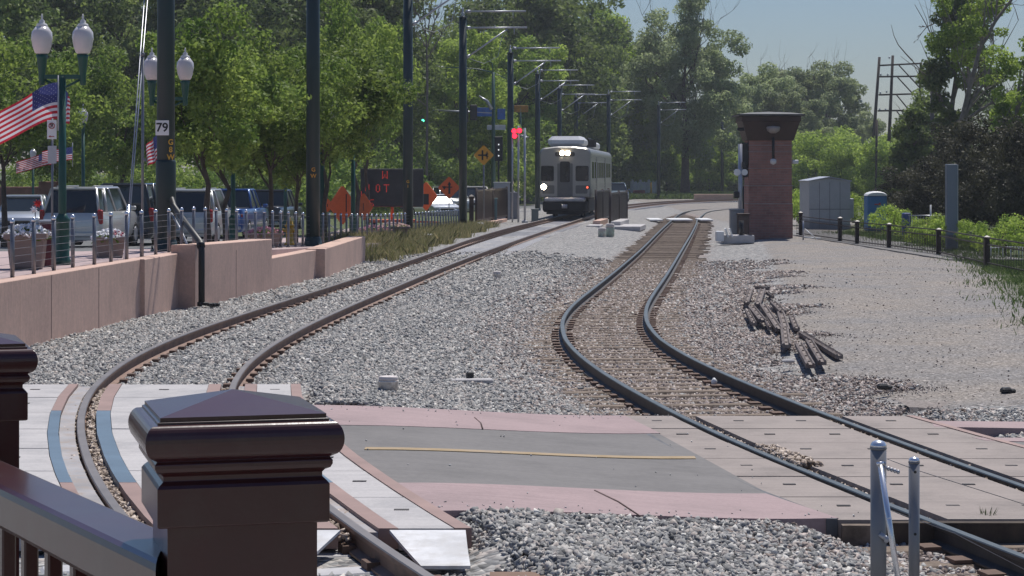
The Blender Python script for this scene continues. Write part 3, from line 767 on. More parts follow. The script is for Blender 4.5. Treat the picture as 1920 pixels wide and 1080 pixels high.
specs = [  # px, Y, ground z, label
    (311, 41.4, 1.0, 'nearest dark green catenary pole, carrying the white sign 79 behind the pink wall'),
    (587, 54.0, .66, 'thick dark green catenary pole standing in the railing just right of the pink wall step'),
    (765, 74.2, .28, 'dark green catenary pole on a concrete block at the near end of the grassy strip'),
    (868, 91.5, .08, 'dark green catenary pole on a concrete block beside the slatted brown barrier'),
    (957, 116.0, -.05, 'catenary pole standing just left of the train'),
    (1008, 141.0, -.05, 'catenary pole rising directly behind the left edge of the train'),
    (1049, 165.0, -.05, 'catenary pole rising behind the middle of the train roof'),
    (1080, 185.0, -.05, 'catenary pole rising behind the right side of the train roof'),
    (1141, 178.0, -.05, 'catenary pole standing right of the train in front of the bright green tree'),
    (1235, 206.0, -.05, 'slim catenary pole on the far curve in front of the grey-green cottonwood'),
    (1354, 236.0, -.05, 'slim distant catenary pole left of the brick tower'),
    (1563, 330.0, -.05, 'very distant catenary pole right of the brick tower')]
poles = []
for i, (px, Y, z, lb) in enumerate(specs):
    X = (px-960)*Y/F
    az = R(2) if i < 8 else (R(-4) if i == 8 else R(-20) if i < 11 else R(-30))
    if i == 0: t = ohl_pole((X, Y, z-.02), az, lb); first = t
    else: t = dup(first, (X, Y, z-.02), lb, rz=az)
    poles.append(t)
# details only on single poles
p = poles[0]
def child(mb, name, m, par): return mb.build(name, m, par)
m = MB(); m.bbox((0, 0, 0), (.26, .012, .29), .004); s79 = child(m, 'number_sign', M_white, p); s79.location = (-.045, -.196, 2.40); s79.rotation_euler = (0, 0, -R(2))
text('digits', '79', .235, M_black, s79, (0, -.012, 0))
ltr = thing_l = None
for k, (ch) in enumerate(('G', '8', 'W')):
    text('stencil_letter', ch, .15, M_yellow, p, (.115, -.165+.0, 2.12-.145*k), (R(90), 0, R(32)))
m = MB(); m.lathe((0, 0, 0), [(.178, 0), (.195, .02), (.195, 1.55), (.182, 1.6)], 20); child(m, 'lower_sleeve', M_pole, p).location = (0, 0, .18)
for pi, dxx in ((1, .02), (2, 0)):
    for k, ch in enumerate('GW' if pi == 1 else 'GI'):
        text('stencil_letter', ch, .14, M_yellow if pi == 2 else M_signyel, poles[pi], (dxx, -.185, 1.95-.16*k), (R(90), 0, 0))
# black conduit bending from the first pole down the wall
m = MB(); m.tube([P(322, 372, 41.15), P(327, 388, 41.0), P(348, 418, 39.9), P(376, 455, 38.35), P(378, 470, 38.25), P(378, 572, 38.25)], [.05, .055, .06, .06, .058, .058], 10)
m.tube([P(376, 455, 38.35), P(377, 463, 38.28)], .075, 10); m.tube([P(378, 566, 38.25), P(378, 574, 38.25)], .08, 10)
cdt = m.build('conduit', M_black); tag(cdt, 'thick black conduit bending down from the nearest pole over the pink wall', 'conduit')
m = MB(); m.tube([P(321, 400, 41.1), P(340, 432, 40.4), P(352, 462, 40.1), P(354, 473, 40.1)], .022, 8)
tag(m.build('conduit', M_galv), 'thin grey conduit curving behind the black one at the nearest pole', 'conduit')
m = MB(); 
for k in range(6): m.bbox((-5.36+random.uniform(-.12, .12), 38.0+random.uniform(-.2, .2), .14+random.uniform(0, .05)), (.10, .08, .06), .01, random.uniform(0, 3))
tag(m.build('cable_scrap', M_black), 'scrap of black cable lying at the foot of the black conduit', 'scrap')
# guy wires with a bright guard
gy_ = thing('guy_wire', (0, 0, 0), 'pair of pale guy wires slanting up to the left of the nearest catenary pole', 'guy wire')
a = P(235, 484, 36.9)
for k, dx in enumerate((0, .09)):
    m = MB(); m.tube([a+Vector((dx*.2, 0, 0)), P(275+dx*70, -60, 40.8)], .0105, 6); m.build('wire', M_galv, gy_)
m = MB(); m.tube([a-Vector((0, 0, .03)), P(241, 385, 37.4)], .035, 8); m.build('wire_guard', M_bright, gy_)
m = MB(); m.tube([P(267, 487, 37.1), P(268, 105, 37.1)], .024, 8); m.tube([P(268, 105, 37.1), P(268, 99, 37.1)], .034, 8)
m.tube([P(272, 300, 37.05), P(268, 300, 37.1)], .03, 6)
tag(m.build('grey_post', M_steel), 'slim tall grey post beside the guy wires left of the nearest catenary pole', 'post')
# concrete footings
for px, py, Y, sc, lb in ((780, 452, 74.9, 1, 'pale concrete block at the foot of the pole by the grassy strip'), (882, 429, 92, 1, 'concrete block at the foot of the pole beside the slatted barrier')):
    m = MB(); X = (px-960)*Y/F; m.bbox((X-.12, Y, .12), (.95, 1.0, .34), .03); m.bbox((X+.42, Y-.1, .16), (.28, .9, .42), .02)
    tag(m.build('concrete_block', M_conc), lb, 'concrete block')

# ------------------------------------------------------------------ street lamps with globe heads
def globe(mb, c, s=1.0):
    mb.lathe(c, [(.05*s, 0), (.115*s, .03*s), (.155*s, .14*s), (.175*s, .27*s), (.165*s, .37*s), (.10*s, .46*s)], 18)
def lamp(loc, label, double=True, H=3.08, grp='green globe street lamps'):
    t = thing('street_lamp', loc, label, 'street lamp', grp)
    m = MB(); m.tube([(0, 0, 0), (0, 0, H*.35), (0, 0, H)], [.07, .066, .055], 12)
    m.lathe((0, 0, 0), [(.14, 0), (.14, .08), (.115, .12), (.115, .70), (.13, .74), (.085, .80), (.07, .84)], 14)
    m.build('post', M_lampgreen, t)
    xs = (-.335, .335) if double else (0,)
    zt = H+.02
    if double:
        m = MB(); m.tube([(-.335, 0, zt-.10), (-.335, 0, zt-.02)], .05, 8); m.tube([(.335, 0, zt-.10), (.335, 0, zt-.02)], .05, 8)
        m.box((0, 0, zt-.02), (.68, .06, .07)); m.tube([(-.3, 0, zt-.06), (0, 0, zt-.22), (.3, 0, zt-.06)], .022, 6); m.build('crossarm', M_lampgreen, t)
    for x in xs:
        m = MB(); z0 = zt if double else H
        m.lathe((x, 0, z0), [(.04, -.16), (.055, -.1), (.05, 0), (.06, .05), (.085, .28), (.10, .34)], 14); f = m.build('lamp_holder', M_lampgreen, t)
        m = MB(); globe(m, (x, 0, z0+.34)); g_ = m.build('globe', M_globe, t)
        m = MB(); m.lathe((x, 0, z0+.79), [(.10, 0), (.085, .05), (.045, .07), (.05, .10), (.012, .14), (.02, .17), (.004, .22)], 12); m.build('finial', M_globecap, t)
    return t
M_globe = mat('lamp_globe', (.66, .62, .62), .18, 0, .03, coat=.4)
M_globecap = mat('globe_cap', (.72, .70, .68), .25, 0, .05)
l1 = lamp((P(117, 0, 34.9).x, 34.9, 1.0), 'large double-globe street lamp at the left edge with a flag on its post')
dup(l1, (P(316, 0, 42.9).x, 42.9, .92), 'double-globe street lamp mostly hidden behind the nearest catenary pole')
dup(l1, (P(437, 0, 60).x, 60, .50), 'double-globe street lamp in the leaves right of the blue pickup')
dup(l1, (P(604, 0, 60).x, 60, .50), 'double-globe street lamp just right of the second catenary pole')
dup(l1, (P(662, 0, 63).x, 63, .45), 'double-globe street lamp by the round orange sign')
sgl = lamp((P(156, 0, 74).x, 74, .15), 'small single-globe street lamp standing behind the silver SUV', False, 3.75)
dup(sgl, (P(62, 0, 80).x, 80, .1), 'small single-globe street lamp behind the silver sedan', sc=.72)
dup(sgl, (P(535, 0, 75).x, 75, .1), 'single-globe street lamp among the trunks left of the second catenary pole', sc=.9)

# ------------------------------------------------------------------ flags
def flag(origin, W, H, ang, droop, label, phase=0, grp='American flags on the lamp posts'):
    """origin = top hoist corner; W fly length, H hoist; ang heading of the fly in plan; droop how much the fly end falls"""
    t = thing('flag', origin, label, 'flag', grp)
    nx_, ny_ = 40, 26; vs = []; fs = []; mi = []
    for i in range(nx_+1):
        u = i/nx_
        for j in range(ny_+1):
            v = j/ny_
            wv = .06*H*math.sin(u*9+v*2.5+phase)*min(1, u*2.5); 
            x = u*W*math.cos(ang)*.93-wv*math.sin(ang); y = u*W*math.sin(ang)*.93+wv*math.cos(ang)
            z = -v*H*(1-.12*u)-droop*(u**1.35)+.03*H*math.sin(u*7+phase)
            vs.append((x, y, z))
    mb = MB()
    for i in range(nx_):
        for j in range(ny_):
            q = i*(ny_+1)+j; s_ = j//2
            k = 2 if (i < 16 and j < 14) else (0 if s_ % 2 == 0 else 1)
            fs.append((q, q+1, q+ny_+2, q+ny_+1)); mi.append(k)
    mb.add(vs, fs, 0, True); mb.m = mi
    def at(u, v):
        i = u*nx_; j = v*ny_; i0, j0 = int(i), int(j); a = Vector(vs[i0*(ny_+1)+j0]); b = Vector(vs[(i0+1)*(ny_+1)+j0]); c = Vector(vs[i0*(ny_+1)+j0+1]); return a+(b-a)*(i-i0)+(c-a)*(j-j0)
    for r_ in range(9):
        for c_ in range(6 if r_ % 2 == 0 else 5):
            u = .4*((c_+.5)/6 if r_ % 2 == 0 else (c_+1)/6); v = .54*(r_+.7)/9.4; d = .008
            for off in (-.004, .004):
                n = Vector((-math.sin(ang), math.cos(ang), 0))*off
                mb.add([at(u, v-.011)+n, at(u+d*.7, v)+n, at(u, v+.011)+n, at(u-d*.7, v)+n], [(0, 1, 2, 3)], 1)
    mb.build('cloth', [M_fred, M_fwhite, M_fblue], t, fix=False)
    m = MB(); m.tube([(0, 0, .12), (0, 0, -H-.18)], .012, 6); m.build('staff', M_galv, t)
    return t
def cloth(name, c):
    m, t, b = nodes(name); b.inputs['Base Color'].default_value = (*c, 1); b.inputs['Roughness'].default_value = .8
    tr = N(t, 'ShaderNodeBsdfTranslucent'); tr.inputs[0].default_value = (*c, 1); mx = N(t, 'ShaderNodeMixShader'); mx.inputs[0].default_value = .4
    t.links.new(b.outputs[0], mx.inputs[1]); t.links.new(tr.outputs[0], mx.inputs[2]); t.links.new(mx.outputs[0], t.nodes['Material Output'].inputs[0]); return m
M_fred, M_fwhite, M_fblue = cloth('flag_red', (.50, .03, .05)), cloth('flag_white', (.72, .70, .74)), cloth('flag_blue', (.05, .06, .20))
flag(P(109, 155, 34.7), 1.15, .60, R(180), .56, 'large American flag streaming left from the double-globe lamp at the left edge', .4)
flag(P(121, 168, 35.2), .42, .52, R(93), .12, 'American flag seen edge-on just right of the large lamp post', 1.2)
flag(P(136, 276, 56), .85, .34, R(185), .12, 'small distant American flag hanging between the sign post and the single-globe lamp', 2.0)
flag(P(100, 285, 60), 1.1, .36, R(190), .30, 'small distant American flag drooping left of the no-parking sign', .2)
flag(P(297, 252, 43.0), .34, .52, R(235), .22, 'American flag half hidden behind the nearest catenary pole', 1.7)

# ------------------------------------------------------------------ no-parking sign
t = thing('parking_sign', P(98, 505, 33.6), 'white no-parking sign on a thin post before the large lamp at the left', 'sign')
s_ = F/33.6
m = MB(); m.tube([(0, 0, 0), (0, 0, (505-222)/s_)], .018, 8); m.build('post', M_steel, t)
m = MB(); m.bbox((0, -.03, (505-243)/s_), (.15, .01, .30), .01); sp = m.build('sign_plate', M_white, t)
z0 = (505-236)/s_
text('sign_letter', 'P', .085, M_black, sp, (0, -.038, z0))
m = MB(); ring = [(.045*math.cos(a), -.04, z0+.045*math.sin(a)) for a in np.linspace(0, 2*math.pi, 21)]; m.tube(ring, .006, 5, caps=False); m.tube([(-.032, -.042, z0+.032), (.032, -.042, z0-.032)], .005, 5); m.build('sign_ring', M_red, sp)
m = MB(); zz = (505-256)/s_; m.box((.01, -.038, zz), (.06, .004, .012)); m.add([(-.05, -.039, zz), (-.02, -.039, zz+.02), (-.02, -.039, zz-.02)], [(0, 1, 2)]); m.build('sign_arrow', M_red, sp)
m = MB(); m.bbox((.005, -.03, (505-290)/s_), (.14, .01, .28), .01); m.build('lower_plate', M_galv, t)

# ------------------------------------------------------------------ planters
def flowers(mb, c, r, h, n, size, mi, rs):
    for _ in range(n):
        a = rs.uniform(0, 2*math.pi); q = math.sqrt(rs.random())*r
        zz = h*(1-(q/r)**2)+rs.uniform(-.03, .03); p_ = Vector((c[0]+q*math.cos(a), c[1]+q*math.sin(a), c[2]+zz))
        nrm = Vector((rs.uniform(-1, 1), rs.uniform(-1.4, .4), rs.uniform(0, 1.2))).normalized(); u = nrm.orthogonal().normalized(); v = nrm.cross(u)
        k = 5; vs = [p_+nrm*size*.25]+[p_+(u*math.cos(2*math.pi*j/(2*k))+v*math.sin(2*math.pi*j/(2*k)))*size*(1 if j % 2 == 0 else .6) for j in range(2*k)]
        mb.add(vs, [(0, 1+j, 1+(j+1) % (2*k)) for j in range(2*k)], mi)
def planter(loc, label, w=.56, h=.52, flw=M_flower, second=M_flred, rz=.2, n2=0, grp='tan square flower planters', nf=260):
    rs = random.Random(int(loc[1]*17)); t = thing('flower_planter', loc, label, 'planter', grp, rz)
    m = MB(); m.lathe((0, 0, 0), [(w*.37, 0), (w*.40, .03), (w*.47, h*.82), (w*.55, h*.85), (w*.55, h), (w*.49, h), (w*.47, h-.06)], sq=True); m.build('pot', M_tan, t)
    m = MB(); flowers(m, (0, 0, h-.03), w*.62, .15, nf, .034, 0, rs); m.build('flowers', flw, t)
    m = MB()
    for _ in range(300):
        a = rs.uniform(0, 6.28); q = rs.random()*w*.62; p_ = Vector((q*math.cos(a), q*math.sin(a), h-.05+.12*(1-(q/(w*.62))**2)+rs.uniform(-.06, .02))); d = Vector((rs.uniform(-1, 1), rs.uniform(-1, 1), rs.uniform(-.5, 1))).normalized()*.05; e = d.orthogonal().normalized()*.018
        m.add([p_-d, p_+e, p_+d, p_-e], [(0, 1, 2, 3)])
    m.build('leaves', L_mid, t)
    if n2:
        m = MB(); flowers(m, (w*.2, -w*.3, h), w*.3, .10, n2, .034, 0, rs); m.build('red_flowers', second, t)
    return t
planter(P(51, 503, 33.4)+Vector((0, 0, .0)), 'square planter full of white petunias at the far left of the pavement', .60, .55, rz=.12)
planter(P(205, 486, 38.0), 'square planter of white petunias with a few crimson ones, by the bright guy-wire guard', .52, .40, rz=.3, n2=16, second=mat('crimson_petal', (.35, .01, .06)))
planter((P(495, 0, 50).x, 50, pz(50)), 'planter of pink flowers behind the railing left of the yellow hydrant', .75, .35, M_flpink, grp='distant planters behind the railing', nf=160)
planter((P(700, 0, 70).x, 70, pz(70)), 'planter of mixed pink flowers behind the railing under the message board', 1.0, .32, M_flpink, grp='distant planters behind the railing', nf=160)
planter((P(738, 0, 71).x, 71, pz(71)), 'planter with two pale pink clumps of flowers left of the third catenary pole', .9, .42, mat('palepink', (.82, .52, .45)), grp='distant planters behind the railing', nf=220)
# tall flower spike on a holder at the left planter
t = thing('garden_spinner', P(66, 490, 33.9), 'red and white paper pinwheel on a thin stick above the left planter', 'pinwheel')
m = MB(); m.tube([(0, 0, 0), (0, 0, .78)], .008, 6); m.build('stick', M_black, t)
for nm, mm, c, rr in (('red_rosette', M_flred, (.04, 0, .92), .075), ('white_rosette', M_flower, (-.02, 0, .82), .07)):
    m = MB(); vs = [Vector(c)+Vector((0, -.03, 0))]+[Vector(c)+Vector((rr*(1 if j % 2 else .55)*math.cos(j*math.pi/8), random.uniform(-.02, .02), rr*(1 if j % 2 else .55)*math.sin(j*math.pi/8))) for j in range(16)]
    m.add(vs, [(0, 1+j, 1+(j+1) % 16) for j in range(16)]); m.build(nm, mm, t)
# litter bin
t = thing('litter_bin', P(89, 501, 34.2), 'tall dark red litter bin beside the foot of the large lamp', 'litter bin')
m = MB(); m.bbox((0, 0, .36), (.20, .24, .72), .02); m.build('body', mat('bin_maroon', (.13, .025, .04), .5), t)
m = MB(); m.bbox((0, 0, .735), (.23, .27, .05), .015); m.build('lid', M_galv, t)
# yellow hydrant
t = thing('fire_hydrant', (P(543, 0, 57).x, 57, float(pz(57))), 'yellow fire hydrant between the tree trunks left of the second catenary pole', 'hydrant')
m = MB(); m.lathe((0, 0, 0), [(.15, 0), (.15, .05), (.10, .06), (.10, .48), (.13, .50), (.13, .54), (.10, .56), (.07, .66), (.03, .70), (.03, .74)], 14); m.build('barrel', M_yellow, t)
m = MB(); m.tube([(-.19, 0, .40), (.19, 0, .40)], .05, 10); m.tube([(0, -.17, .36), (0, 0, .36)], .06, 10); m.build('outlets', M_yellow, t)

# ------------------------------------------------------------------ vehicles
def vehicle(loc, heading, label, col, kind='sedan', cat='car', grp='vehicles parked along the street', rough=.3, sc=1.0):
    """built facing +Y (front at +Y); heading rotates about Z"""
    t = thing('parked_'+{'sedan': 'car', 'suv': 'suv', 'pickup': 'pickup', 'van': 'van'}[kind], loc, label, cat, grp, heading, sc)
    L, W, Hb = {'sedan': (4.6, 1.78, .92), 'suv': (4.7, 1.90, 1.08), 'pickup': (5.4, 1.95, 1.12), 'van': (5.0, 1.95, 1.15)}[kind]
    H = {'sedan': 1.42, 'suv': 1.78, 'pickup': 1.82, 'van': 1.95}[kind]
    pm_ = mat('car_'+'_'.join(f'{int(c*99)}' for c in col), col, rough, .35, .03, 1, coat=.9)
    hl = L/2
    cab = {'sedan': [(-.42, 0), (-.27, 1), (.12, 1), (.27, 0)], 'suv': [(-.485, 0), (-.42, 1), (.10, 1), (.24, 0)], 'pickup': [(-.10, 0), (-.07, 1), (.14, 1), (.25, 0)], 'van': [(-.485, 0), (-.46, 1), (.18, 1), (.34, 0)]}[kind]
    # lower body as rings along y
    ys_ = [-.5, -.485, -.44, -.33, .0, .28, .42, .475, .5]
    if kind == 'pickup': tops = [1.0]*4+[1.0, 1.0, .97, .9, .75]
    else: tops = ([.80, .95, 1, 1, 1, 1.0, .88, .80, .62] if kind == 'sedan' else [.85, .97, 1, 1, 1, 1, .93, .85, .66])
    ws_ = [.86, .95, .985, 1, 1, 1, .975, .92, .80]
    mb = MB(); vs = []
    for a, tp, ww in zip(ys_, tops, ws_):
        y = a*L; x = W/2*ww; z1 = Hb*tp; z0 = .26
        half = [(x*.90, z0), (x*.985, z0+.12), (x, z0+.30), (x*.99, z1-.16), (x*.93, z1-.03), (x*.80, z1)]
        for q in half: vs.append((q[0], y, q[1]))
        for q in reversed(half): vs.append((-q[0], y, q[1]))
    fs = []
    for i in range(len(ys_)-1):
        for j in range(12): q = (j+1) % 12; fs.append((i*12+j, i*12+q, i*12+12+q, i*12+12+j))
    fs += [tuple(range(12)), tuple(range((len(ys_)-1)*12, len(ys_)*12))]
    mb.add(vs, fs, 0, True)
    body = mb.build('body', pm_, t)
    mod = body.modifiers.new('b', 'BEVEL'); mod.width = .02; mod.segments = 2; mod.limit_method = 'ANGLE'
    # cabin: pillars + roof shell, glass inside
    (a0, _), (a1, _), (a2, _), (a3, _) = cab; wb, wt = W/2*.86, W/2*.70
    zb, zt = Hb-.03, H
    def ringc(w0, w1, e, zt_): return [(-w0, a0*L+e, zb), (w0, a0*L+e, zb), (w0, a3*L-e, zb), (-w0, a3*L-e, zb), (-w1, a1*L+e, zt_), (w1, a1*L+e, zt_), (w1, a2*L-e, zt_), (-w1, a2*L-e, zt_)]
    m = MB(); m.add(ringc(wb, wt, 0, zt-.06), [(0, 1, 5, 4), (1, 2, 6, 5), (2, 3, 7, 6), (3, 0, 4, 7), (4, 5, 6, 7)]); m.build('windows', M_glass, t)
    m = MB(); m.bbox((0, (a1+a2)/2*L, zt-.035), (wt*2+.02, (a2-a1)*L+.12, .09), .035)
    for sx in (-1, 1):
        for (ya, yb) in ((a0, a1), (a3, a2)): m.tube([(sx*(wb-.01), ya*L, zb), (sx*(wt-.01), yb*L, zt-.04)], .042, 6)
        ym = (a1+a2)/2; m.tube([(sx*(wb+.005), (a0*.45+a3*.55)*L, zb), (sx*(wt+.005), ym*L, zt-.04)], .032, 6)
        if kind in ('suv', 'van'): m.tube([(sx*(wb+.005), (a0*.78+a3*.22)*L, zb), (sx*(wt+.005), (a1*.7+a2*.3)*L, zt-.04)], .05, 6)
    m.build('roof', pm_, t)
    if kind == 'suv':
        m = MB()
        for sx in (-1, 1): m.tube([(sx*.52, a1*L+.1, zt+.03), (sx*.52, a2*L-.1, zt+.03)], .018, 6)
        m.build('roof_rails', M_galv, t)
    if kind == 'pickup':
        m = MB(); m.box((0, -.30*L, Hb-.0), (W*.78, .36*L, .02)); m.build('bed_floor', M_black, t)
    rw = .36 if kind != 'sedan' else .32
    for sx in (-1, 1):
        for y in (-.31*L, .31*L):
            m = MB(); x = sx*(W/2-.11)
            m.tube([(x-.115, y, rw), (x-.09, y, rw), (x+.09, y, rw), (x+.115, y, rw)], [rw-.03, rw, rw, rw-.03], 20); wh = m.build('wheel', M_tyre, t)
            m = MB(); m.tube([(x+sx*.105, y, rw), (x+sx*.122, y, rw)], rw*.62, 14); m.build('rim', M_galv, wh)
    zl = Hb*.78
    for sx in (-1, 1):
        m = MB(); m.bbox((sx*W*.37, hl*.965, Hb*.68), (.34, .12, .14), .03); m.build('headlight', M_headl, t)
        m = MB()
        if kind in ('suv', 'van'): m.bbox((sx*W*.445, -hl*.965, Hb*.86), (.15, .14, .42), .03)
        else: m.bbox((sx*W*.40, -hl*.975, Hb*.78), (.26, .10, .15), .03)
        m.build('taillight', M_tail, t)
        m = MB(); m.bbox((sx*(W/2+.05), a3*L-.18, Hb+.06), (.18, .10, .13), .03); m.build('mirror', pm_, t)
    for yb_ in (hl-.03, -hl+.03):
        m = MB(); m.bbox((0, yb_, .43), (W*.87, .14, .19), .05); m.build('bumper', M_galv if kind == 'pickup' else pm_, t)
    m = MB(); m.bbox((0, hl-.02, Hb*.62), (W*.45, .08, .16), .02); m.build('grille', M_black, t)
    m = MB(); m.bbox((0, -hl-.0, Hb*.66), (.32, .05, .16), .01); m.build('number_plate', M_white, t)
    return t
M_headl = mat('headlight', (.6, .62, .65), .1, .4); M_tail = mat('taillight', (.35, .012, .02), .25)
SZ = lambda Y: float(min(pz(Y)-.12, .9))
def carat(px, Y, hd, lb, col, kind, **k): return vehicle((P(px, 0, Y).x, Y, SZ(Y)), hd, lb, col, kind, **k)
carat(47, 76, R(187), 'silver sedan facing the camera at the left edge of the street', (.50, .53, .57), 'sedan', sc=(1.0, 1, 1.12))
carat(173, 63.5, R(-4), 'silver SUV seen from behind between the large lamp and the guy wires', (.60, .60, .60), 'suv')
carat(262, 68, R(-2), 'dark navy van parked behind the guy wires', (.012, .018, .03), 'van', cat='van')
carat(372, 71, R(-3), 'pale SUV with a glinting rear window behind the bent black conduit', (.60, .62, .62), 'suv')
carat(436, 80, R(-4), 'bright blue pickup parked right of the glinting pale SUV', (.02, .09, .33), 'pickup', cat='pickup')
carat(510, 92, R(-5), 'dark pickup parked behind the trunks left of the second catenary pole', (.03, .035, .05), 'pickup', cat='pickup')
carat(816, 124, R(200), 'white-hooded sedan parked behind the orange signs right of the third catenary pole', (.60, .62, .66), 'sedan')
carat(838, 136, R(200), 'pale SUV parked furthest back behind the orange diamond sign', (.50, .52, .50), 'suv')
carat(893, 140, R(184), 'pale SUV waiting between the fourth catenary pole and the yellow diamond sign', (.52, .50, .47), 'suv')
carat(947, 150, R(-3), 'small white car just left of the train', (.7, .7, .7), 'sedan')
carat(1157, 196, R(182), 'blue-grey SUV with pale windscreen right of the train', (.10, .16, .22), 'suv')
vehicle((P(-22, 0, 31).x, 31.6, .55), R(172), 'dark vehicle mostly outside the picture at the far left edge', (.35, .36, .38), 'suv', grp=None) if False else None

# ------------------------------------------------------------------ construction signs and message board
def diamond(loc, size, label, col, draw, cat='sign', H=1.5, yaw=0, grp=None, stand=True):
    t = thing('road_sign', loc, label, cat, grp, yaw); h = size/2*1.414
    m = MB(); c = H
    pts = [(0, c-h), (h, c), (0, c+h), (-h, c)]; e = h*.07
    m.prism([(-e, c-h+e), (e, c-h+e), (h-e, c-e), (h-e, c+e), (e, c+h-e), (-e, c+h-e), (-h+e, c+e), (-h+e, c-e)], -.012, .012); m.build('sign_plate', col, t)
    m = MB()
    if stand:
        m.tube([(0, .04, .12), (0, .04, c+h*.6)], .02, 6)
        for a in (R(35), R(145), R(215), R(325)): m.tube([(0, .04, .25), (.55*math.cos(a), .04+.55*math.sin(a), 0)], .015, 5)
    else: m.tube([(0, .05, 0), (0, .05, c+h*.8)], .035, 8)
    m.build('stand', M_steel, t)
    m = MB(); draw(m, c, h); m.build('symbol', M_black, t, fix=False)
    return t
def bars(lst):
    def d(m, c, h):
        for x, z, w_, hh in lst: m.box((x*h, -.018, c+z*h), (w_*h, .008, hh*h))
    return d
def sym_arrow(m, c, h):
    m.box((.02*h, -.018, c-.08*h), (.17*h, .008, .9*h)); m.add([(-.14*h, -.02, c+.25*h), (.18*h, -.02, c+.25*h), (.02*h, -.02, c+.55*h)], [(0, 1, 2)])
    m.box((-.42*h, -.018, c+.0*h), (.10*h, .008, .28*h)); m.add([(-.62*h, -.02, c+.12*h), (-.22*h, -.02, c+.12*h), (-.42*h, -.02, c-.18*h)], [(0, 1, 2)])
    m.box((.02*h, -.019, c+.05*h), (.5*h, .008, .09*h))
Y = 100; diamond((P(842, 0, Y).x, Y, -.0), .76, 'orange diamond work sign with black symbols left of the fourth catenary pole', M_orange, sym_arrow, H=(325-352)*Y/F+CZ, yaw=R(4))
Y = 95; diamond((P(799, 0, Y).x, Y, .0), .95, 'orange work sign turned partly away, just right of the third catenary pole', M_orange, bars([(.0, -.2, .5, .7)]), H=(325-368)*Y/F+CZ, yaw=R(-38))
Y = 78; diamond((P(642, 0, Y).x, Y, .22), 1.05, 'large orange roll-up work sign behind the trunks right of the second catenary pole', M_orange, bars([(.25, .1, .06, .9)]), H=(325-385)*Y/F+CZ-.22, yaw=R(50))
Y = 84; diamond((P(682, 0, Y).x, Y, .16), .80, 'orange work sign at the lower left of the dark message board', M_orange, bars([(0, 0, .05, .5)]), H=(325-388)*Y/F+CZ-.16, yaw=R(-45))
Y = 90; diamond((P(614, 0, Y).x, Y, .12), .42, 'small orange sign just right of the second catenary pole', M_orange, bars([(0, 0, .1, .4)]), H=(325-385)*Y/F+CZ-.12)
Y = 96; diamond((P(907, 0, Y).x, Y, -.05), .66, 'yellow diamond sign with black cross-shaped track symbol', M_signyel, bars([(-.12, 0, .16, .95), (-.12, -.0, .85, .15), (.32, 0, .10, .7), (.32, .12, .28, .08), (.32, -.1, .28, .08)]), H=(325-291)*Y/F+CZ+.05, stand=False)
# variable message board
Y = 87; zb_ = (325-388)*Y/F+CZ; s_ = F/Y
t = thing('message_board', (P(735, 0, Y).x, Y, 0.1), 'dark roadside message board with red lamp letters DOT behind the third catenary pole', 'message board')
bw, bh = 118/s_, 72/s_
m = MB(); m.bbox((0, 0, zb_-.1+bh/2), (bw, .22, bh), .03); bd = m.build('panel', mat('board_face', (.035, .037, .045), .35), t)
m = MB(); m.box((0, .3, .45), (1.9, 1.0, .12)); m.tube([(0, .1, .5), (0, .1, zb_+.1)], .06, 8); m.tube([(-.3, .3, .45), (1.9, .3, .4)], .04, 6); m.build('trailer', M_orange, t)
for x in (-.75, .75): 
    m = MB(); m.tube([(x-.09, .3, .28), (x+.09, .3, .28)], .28, 14); m.build('wheel', M_tyre, t)
FONT = {'D': ["1110", "1001", "1001", "1001", "1001", "1001", "1110"], 'O': ["0110", "1001", "1001", "1001", "1001", "1001", "0110"], 'T': ["11111", "00100", "00100", "00100", "00100", "00100", "00100"],
        'W': ["10001", "10001", "10001", "10101", "10101", "11011", "10001"], 'I': ["1", "1", "1", "1", "1", "1", "1"], 'S': ["0111", "1000", "1000", "0110", "0001", "0001", "1110"], 'C': ["1110", "0001", "0001", "0001", "0001", "0001", "1110"]}
M_led = mat('red_led', (.5, .02, .02), .5, emit=((1, .07, .04), .4))
for nm, ch, px, py in (('letter', 'W', 722, 328), ('letter', 'D', 689, 351), ('letter', 'O', 709, 353), ('letter', 'T', 725, 353), ('letter', 'I', 678, 366), ('letter', 'S', 697, 385-4)):
    g_ = FONT[ch]; m = MB(); st = 15/s_/7
    for r_, row in enumerate(g_):
        for c_, v in enumerate(row):
            if v == '1': m.box(((px-735)/s_+(c_-len(row)/2+.5)*st, -.118, (325-py)*Y/F+CZ-.1+(3-r_)*st), (st*.62, .012, st*.62))
    m.build(nm, M_led, bd)

# ------------------------------------------------------------------ traffic lights, mast lamp, rail signals
Y = 150; s_ = F/Y
t = thing('traffic_light', (P(925, 0, Y).x, Y, 0), 'tall teal mast with a lamp and a long arm holding a green traffic light', 'traffic light')
hz = lambda py: (325-py)/s_+CZ
m = MB(); m.tube([(0, 0, 0), (0, 0, hz(135))], [.16, .11], 12); m.build('mast', M_lampgreen, t)
m = MB(); m.tube([(0, 0, hz(212)), (-(925-800)/s_, 0, hz(206))], [.09, .05], 8); m.build('signal_arm', M_galv, t)
m = MB(); m.tube([(0, 0, hz(136)), (-1.0, 0, hz(130)), (-2.2, 0, hz(127)), (-3.5, 0, hz(126))], [.05, .04, .035, .03], 8); m.tube([(0, 0, hz(136)), (-.1, 0, hz(118)), (-.35, 0, hz(115))], .04, 8); m.tube([(0, 0, hz(136)), (.9, 0, hz(147))], .035, 6); m.build('lamp_arm', M_lampgreen, t)
m = MB(); m.bbox((-3.75, 0, hz(126)), (.6, .28, .16), .05); m.build('lamp_head', M_white, t)
